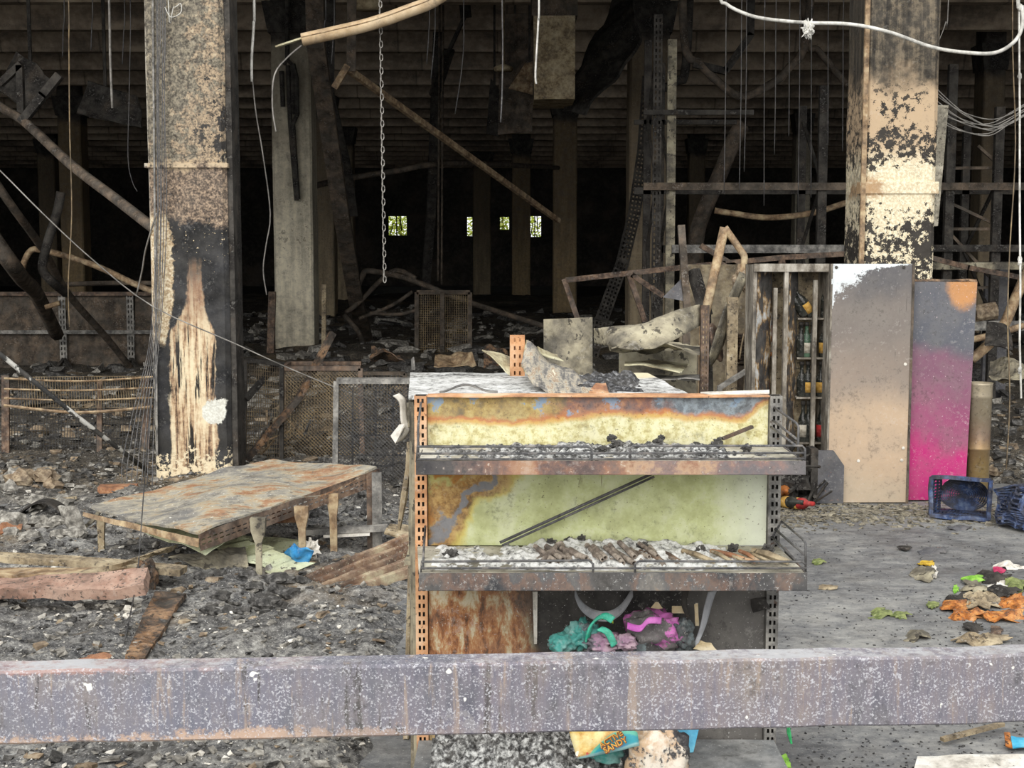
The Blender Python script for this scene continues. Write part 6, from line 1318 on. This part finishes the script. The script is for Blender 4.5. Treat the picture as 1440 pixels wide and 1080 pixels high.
for i in range(7):
    x0_ = 219 + i * 2.2
    wire([(x0_, -10, 9.24), (x0_ + R.uniform(-3, 3), 120, 9.24), (x0_ + 1 + R.uniform(-2, 2), 300, 9.24), (x0_ - 4, 430, 9.22), (207 + i * 2.5, 500, 9.15), (187 + i * 5, 580, 9.0), (172 + i * 7, 650 + i * 5, 8.8), (172 + i * 7, 680 + i * 4, 8.75)], .003, 'wire', 'grey wire running down the left edge of the left pillar', grp='wires bunched on the left pillar')
wire([(236, -10, 9.24), (244, 10, 9.24), (254, 5, 9.24), (254, 18, 9.24), (240, 24, 9.24), (232, 10, 9.24)], .003, 'whitewire', 'small looped wire end at the top of the left pillar')
wire([(212, 560, 6.2), (206, 640, 6.2), (200, 720, 6.2), (194, 800, 6.0), (186, 850, 5.6), (170, 925, 5.15)], .003, 'darkwire', 'fine wire passing in front of the fallen shelf down to the ash', top=False)
bar1([(468, 468, 10.4), (420, 560, 10.2), (345, 648, 10.0)], .045, 'char_wood', 'charred batten leaning diagonally over the mesh panels', 'charred_batten', 'batten')
bar1([(388, 512, 10.3), (347, 560, 10.1)], .04, 'soot', 'short black batten crossing behind the diagonal one', 'charred_batten', 'batten')
R = random.Random(31)
for i in range(16):
    g0 = gnd(R.uniform(345, 440), R.uniform(625, 645), .02); g1 = g0 + Vector((R.uniform(-.25, .35), R.uniform(-.2, .2), R.uniform(.1, .35)))
    solo(MB().bar(g0, g1, .012, .012), 'charred_stick', 'char_chunk' if i % 3 else 'tan_steel', 'thin charred stick in the bristling heap behind the fallen shelf', 'stick', 'bristling sticks behind the fallen shelf')

# ================================================================== rubble
def scatter(name, n, fpos, smin, smax, mat, label, seed, flat=.6):
    R = random.Random(seed); b = MB()
    for k in range(n):
        X, Y = fpos(R); s_ = smin * (smax / smin) ** (R.random() ** 2.2); z_ = bed_h(X, Y)
        if z_ < -.03: continue
        b.chunk((X, Y, z_ + s_ * .12), (s_ * R.uniform(.7, 1.8), s_, s_ * flat * R.uniform(.4, 1)), R)
    return tag(b.obj(name, mat), label, 'rubble', kind='stuff')
def near(R):
    while True:
        Y = R.uniform(3.6, 9.4); X = R.uniform(-.40 * Y - .1, -.33)
        return X, Y
def inner(R):
    Y = 9.2 + 5.5 * R.random() ** 1.4; return R.uniform(-.42, .42) * Y, Y
def deepf(R):
    Y = 13 + 20 * R.random(); return R.uniform(-.42, .42) * Y, Y
scatter('rubble', 3400, near, .006, .045, 'char_chunk', 'black charcoal bits strewn over the near ash at left', 1)
scatter('rubble', 5000, near, .005, .04, 'grey_chunk', 'grey grit strewn over the near ash at left', 2)
scatter('rubble', 700, near, .005, .03, 'white_scrap', 'white flakes strewn over the near ash at left', 3)
scatter('rubble', 500, near, .008, .05, 'ochre_chunk', 'ochre bits strewn over the near ash at left', 4)
scatter('rubble', 3400, inner, .015, .09, 'char_chunk', 'black burnt litter between the two front pillars', 5)
scatter('rubble', 3400, inner, .012, .08, 'grey_chunk', 'grey burnt litter between the two front pillars', 6)
scatter('rubble', 800, inner, .02, .12, 'ochre_chunk', 'ochre burnt litter between the two front pillars', 7)
scatter('rubble', 1800, deepf, .05, .35, 'char_chunk', 'black debris deep in the hall', 8)
scatter('rubble', 1200, deepf, .05, .3, 'grey_chunk', 'grey debris deep in the hall', 9)
R = random.Random(77)
for (nm, mat, lab, grp, n_, xr_, yr_, s0, s1) in (('rubble_lump', 'grey_chunk', 'grey rubble lump on the ash left of the fallen shelf', 'grey lumps left of the fallen shelf', 26, (5, 110), (672, 760), .05, .12),
        ('rubble_lump', 'white_scrap', 'pale rubble fragment on the ash below the salmon beam', 'pale fragments below the salmon beam', 18, (110, 200), (832, 870), .015, .04),
        ('charred_lump', 'char_chunk', 'black charred lump on the ash before the corrugated sheet', 'black lumps before the corrugated sheet', 22, (280, 440), (815, 862), .04, .09),
        ('rubble_lump', 'ochre_chunk', 'pale brown stone in the row behind the far left ash', 'stones at far left', 7, (15, 75), (678, 690), .09, .14),
        ('charred_lump', 'char_chunk', 'black lump under the mesh panels behind the fallen shelf', 'black lumps under the mesh panels', 16, (400, 560), (650, 735), .04, .10)):
    for k in range(n_):
        p = gnd(R.uniform(*xr_), R.uniform(*yr_), .03); s_ = R.uniform(s0, s1); p.z = max(0, bed_h(p.x, p.y)) + s_ * .2
        solo(MB().blob(p, (s_ * R.uniform(.5, .8), s_ * .5, s_ * R.uniform(.3, .5)), k + len(nm), .6, 2, 1.5), nm, mat, lab, 'lump', grp)
for (xa, ya, w_, h_, mat, lab) in ((640, 503, 60, 14, 'tan_steel', 'tan warped sheet lying beyond the rear top boards'), (545, 502, 50, 16, 'char_wood', 'brown curled bark-like scrap left of the mesh screen'), (700, 500, 40, 20, 'char_wood', 'brown scorched sheet left of the pointed cream one'), (1420, 520, 60, 30, 'grey_sheet', 'grey folded heap right of the flue pipe'), (1330 + 75, 470, 40, 30, 'soot', 'dark crumpled sheet below the charred roll')):
    Y_ = 14 if xa < 900 else 10.6
    a = at(xa - w_ / 2, ya + h_ / 2, Y_); e = at(xa + w_ / 2, ya + h_ / 2, Y_); f_ = at(xa + w_ * .3, ya - h_ / 2, Y_ + .4); g_ = at(xa - w_ * .45, ya - h_ / 2, Y_ + .4)
    solo(MB().sheet(quadfn(a, e, f_, g_, .12, 3, xa), 10, 8, .01), 'warped_sheet', mat, lab, 'metal sheet')

# ================================================================== labels that single out things of a row by their place in it
ORD = ['leftmost', 'second', 'third', 'fourth', 'fifth', 'sixth', 'seventh', 'eighth', 'ninth', 'tenth', 'eleventh', 'twelfth', 'thirteenth', 'fourteenth', 'fifteenth', 'sixteenth', 'seventeenth', 'eighteenth', 'nineteenth', 'twentieth', 'twenty-first', 'twenty-second', 'twenty-third', 'twenty-fourth', 'twenty-fifth', 'twenty-sixth']
def ordinal(label, text, key='x'):
    L = [o for o in COL.objects if o.get('label') == label]
    L.sort(key=(lambda o: o.location.x / o.location.y) if key == 'x' else (lambda o: -o.location.z))
    for i, o in enumerate(L):
        w = ORD[i] if key == 'x' else ('topmost' if i == 0 else ORD[i])
        o['label'] = text % (w if i == 0 else w + (' from the left' if key == 'x' else ' from the top'))
ordinal('hollow brown burnt tube lying in the ash of the middle shelf', 'hollow burnt tube on the middle shelf, %s in the row')
ordinal('black clump at the back of the ash on the middle shelf', 'black clump at the back of the middle shelf, %s')
ordinal('small black clump in the ash of the upper shelf', 'small black clump on the upper shelf, %s')
ordinal('charred slat in the small stack left of the cabinet', 'charred slat stacked left of the cabinet, %s', 'z')
ordinal('fine dark wire hanging before the rack between tall column and right pillar', 'fine dark wire hanging before the rack, %s')
ordinal('fine dark wire end hanging from the ceiling beams', 'fine wire end hanging from the ceiling beams, %s')
ordinal('pale brown stone in the row behind the far left ash', 'pale brown stone at the far left, %s in its row')
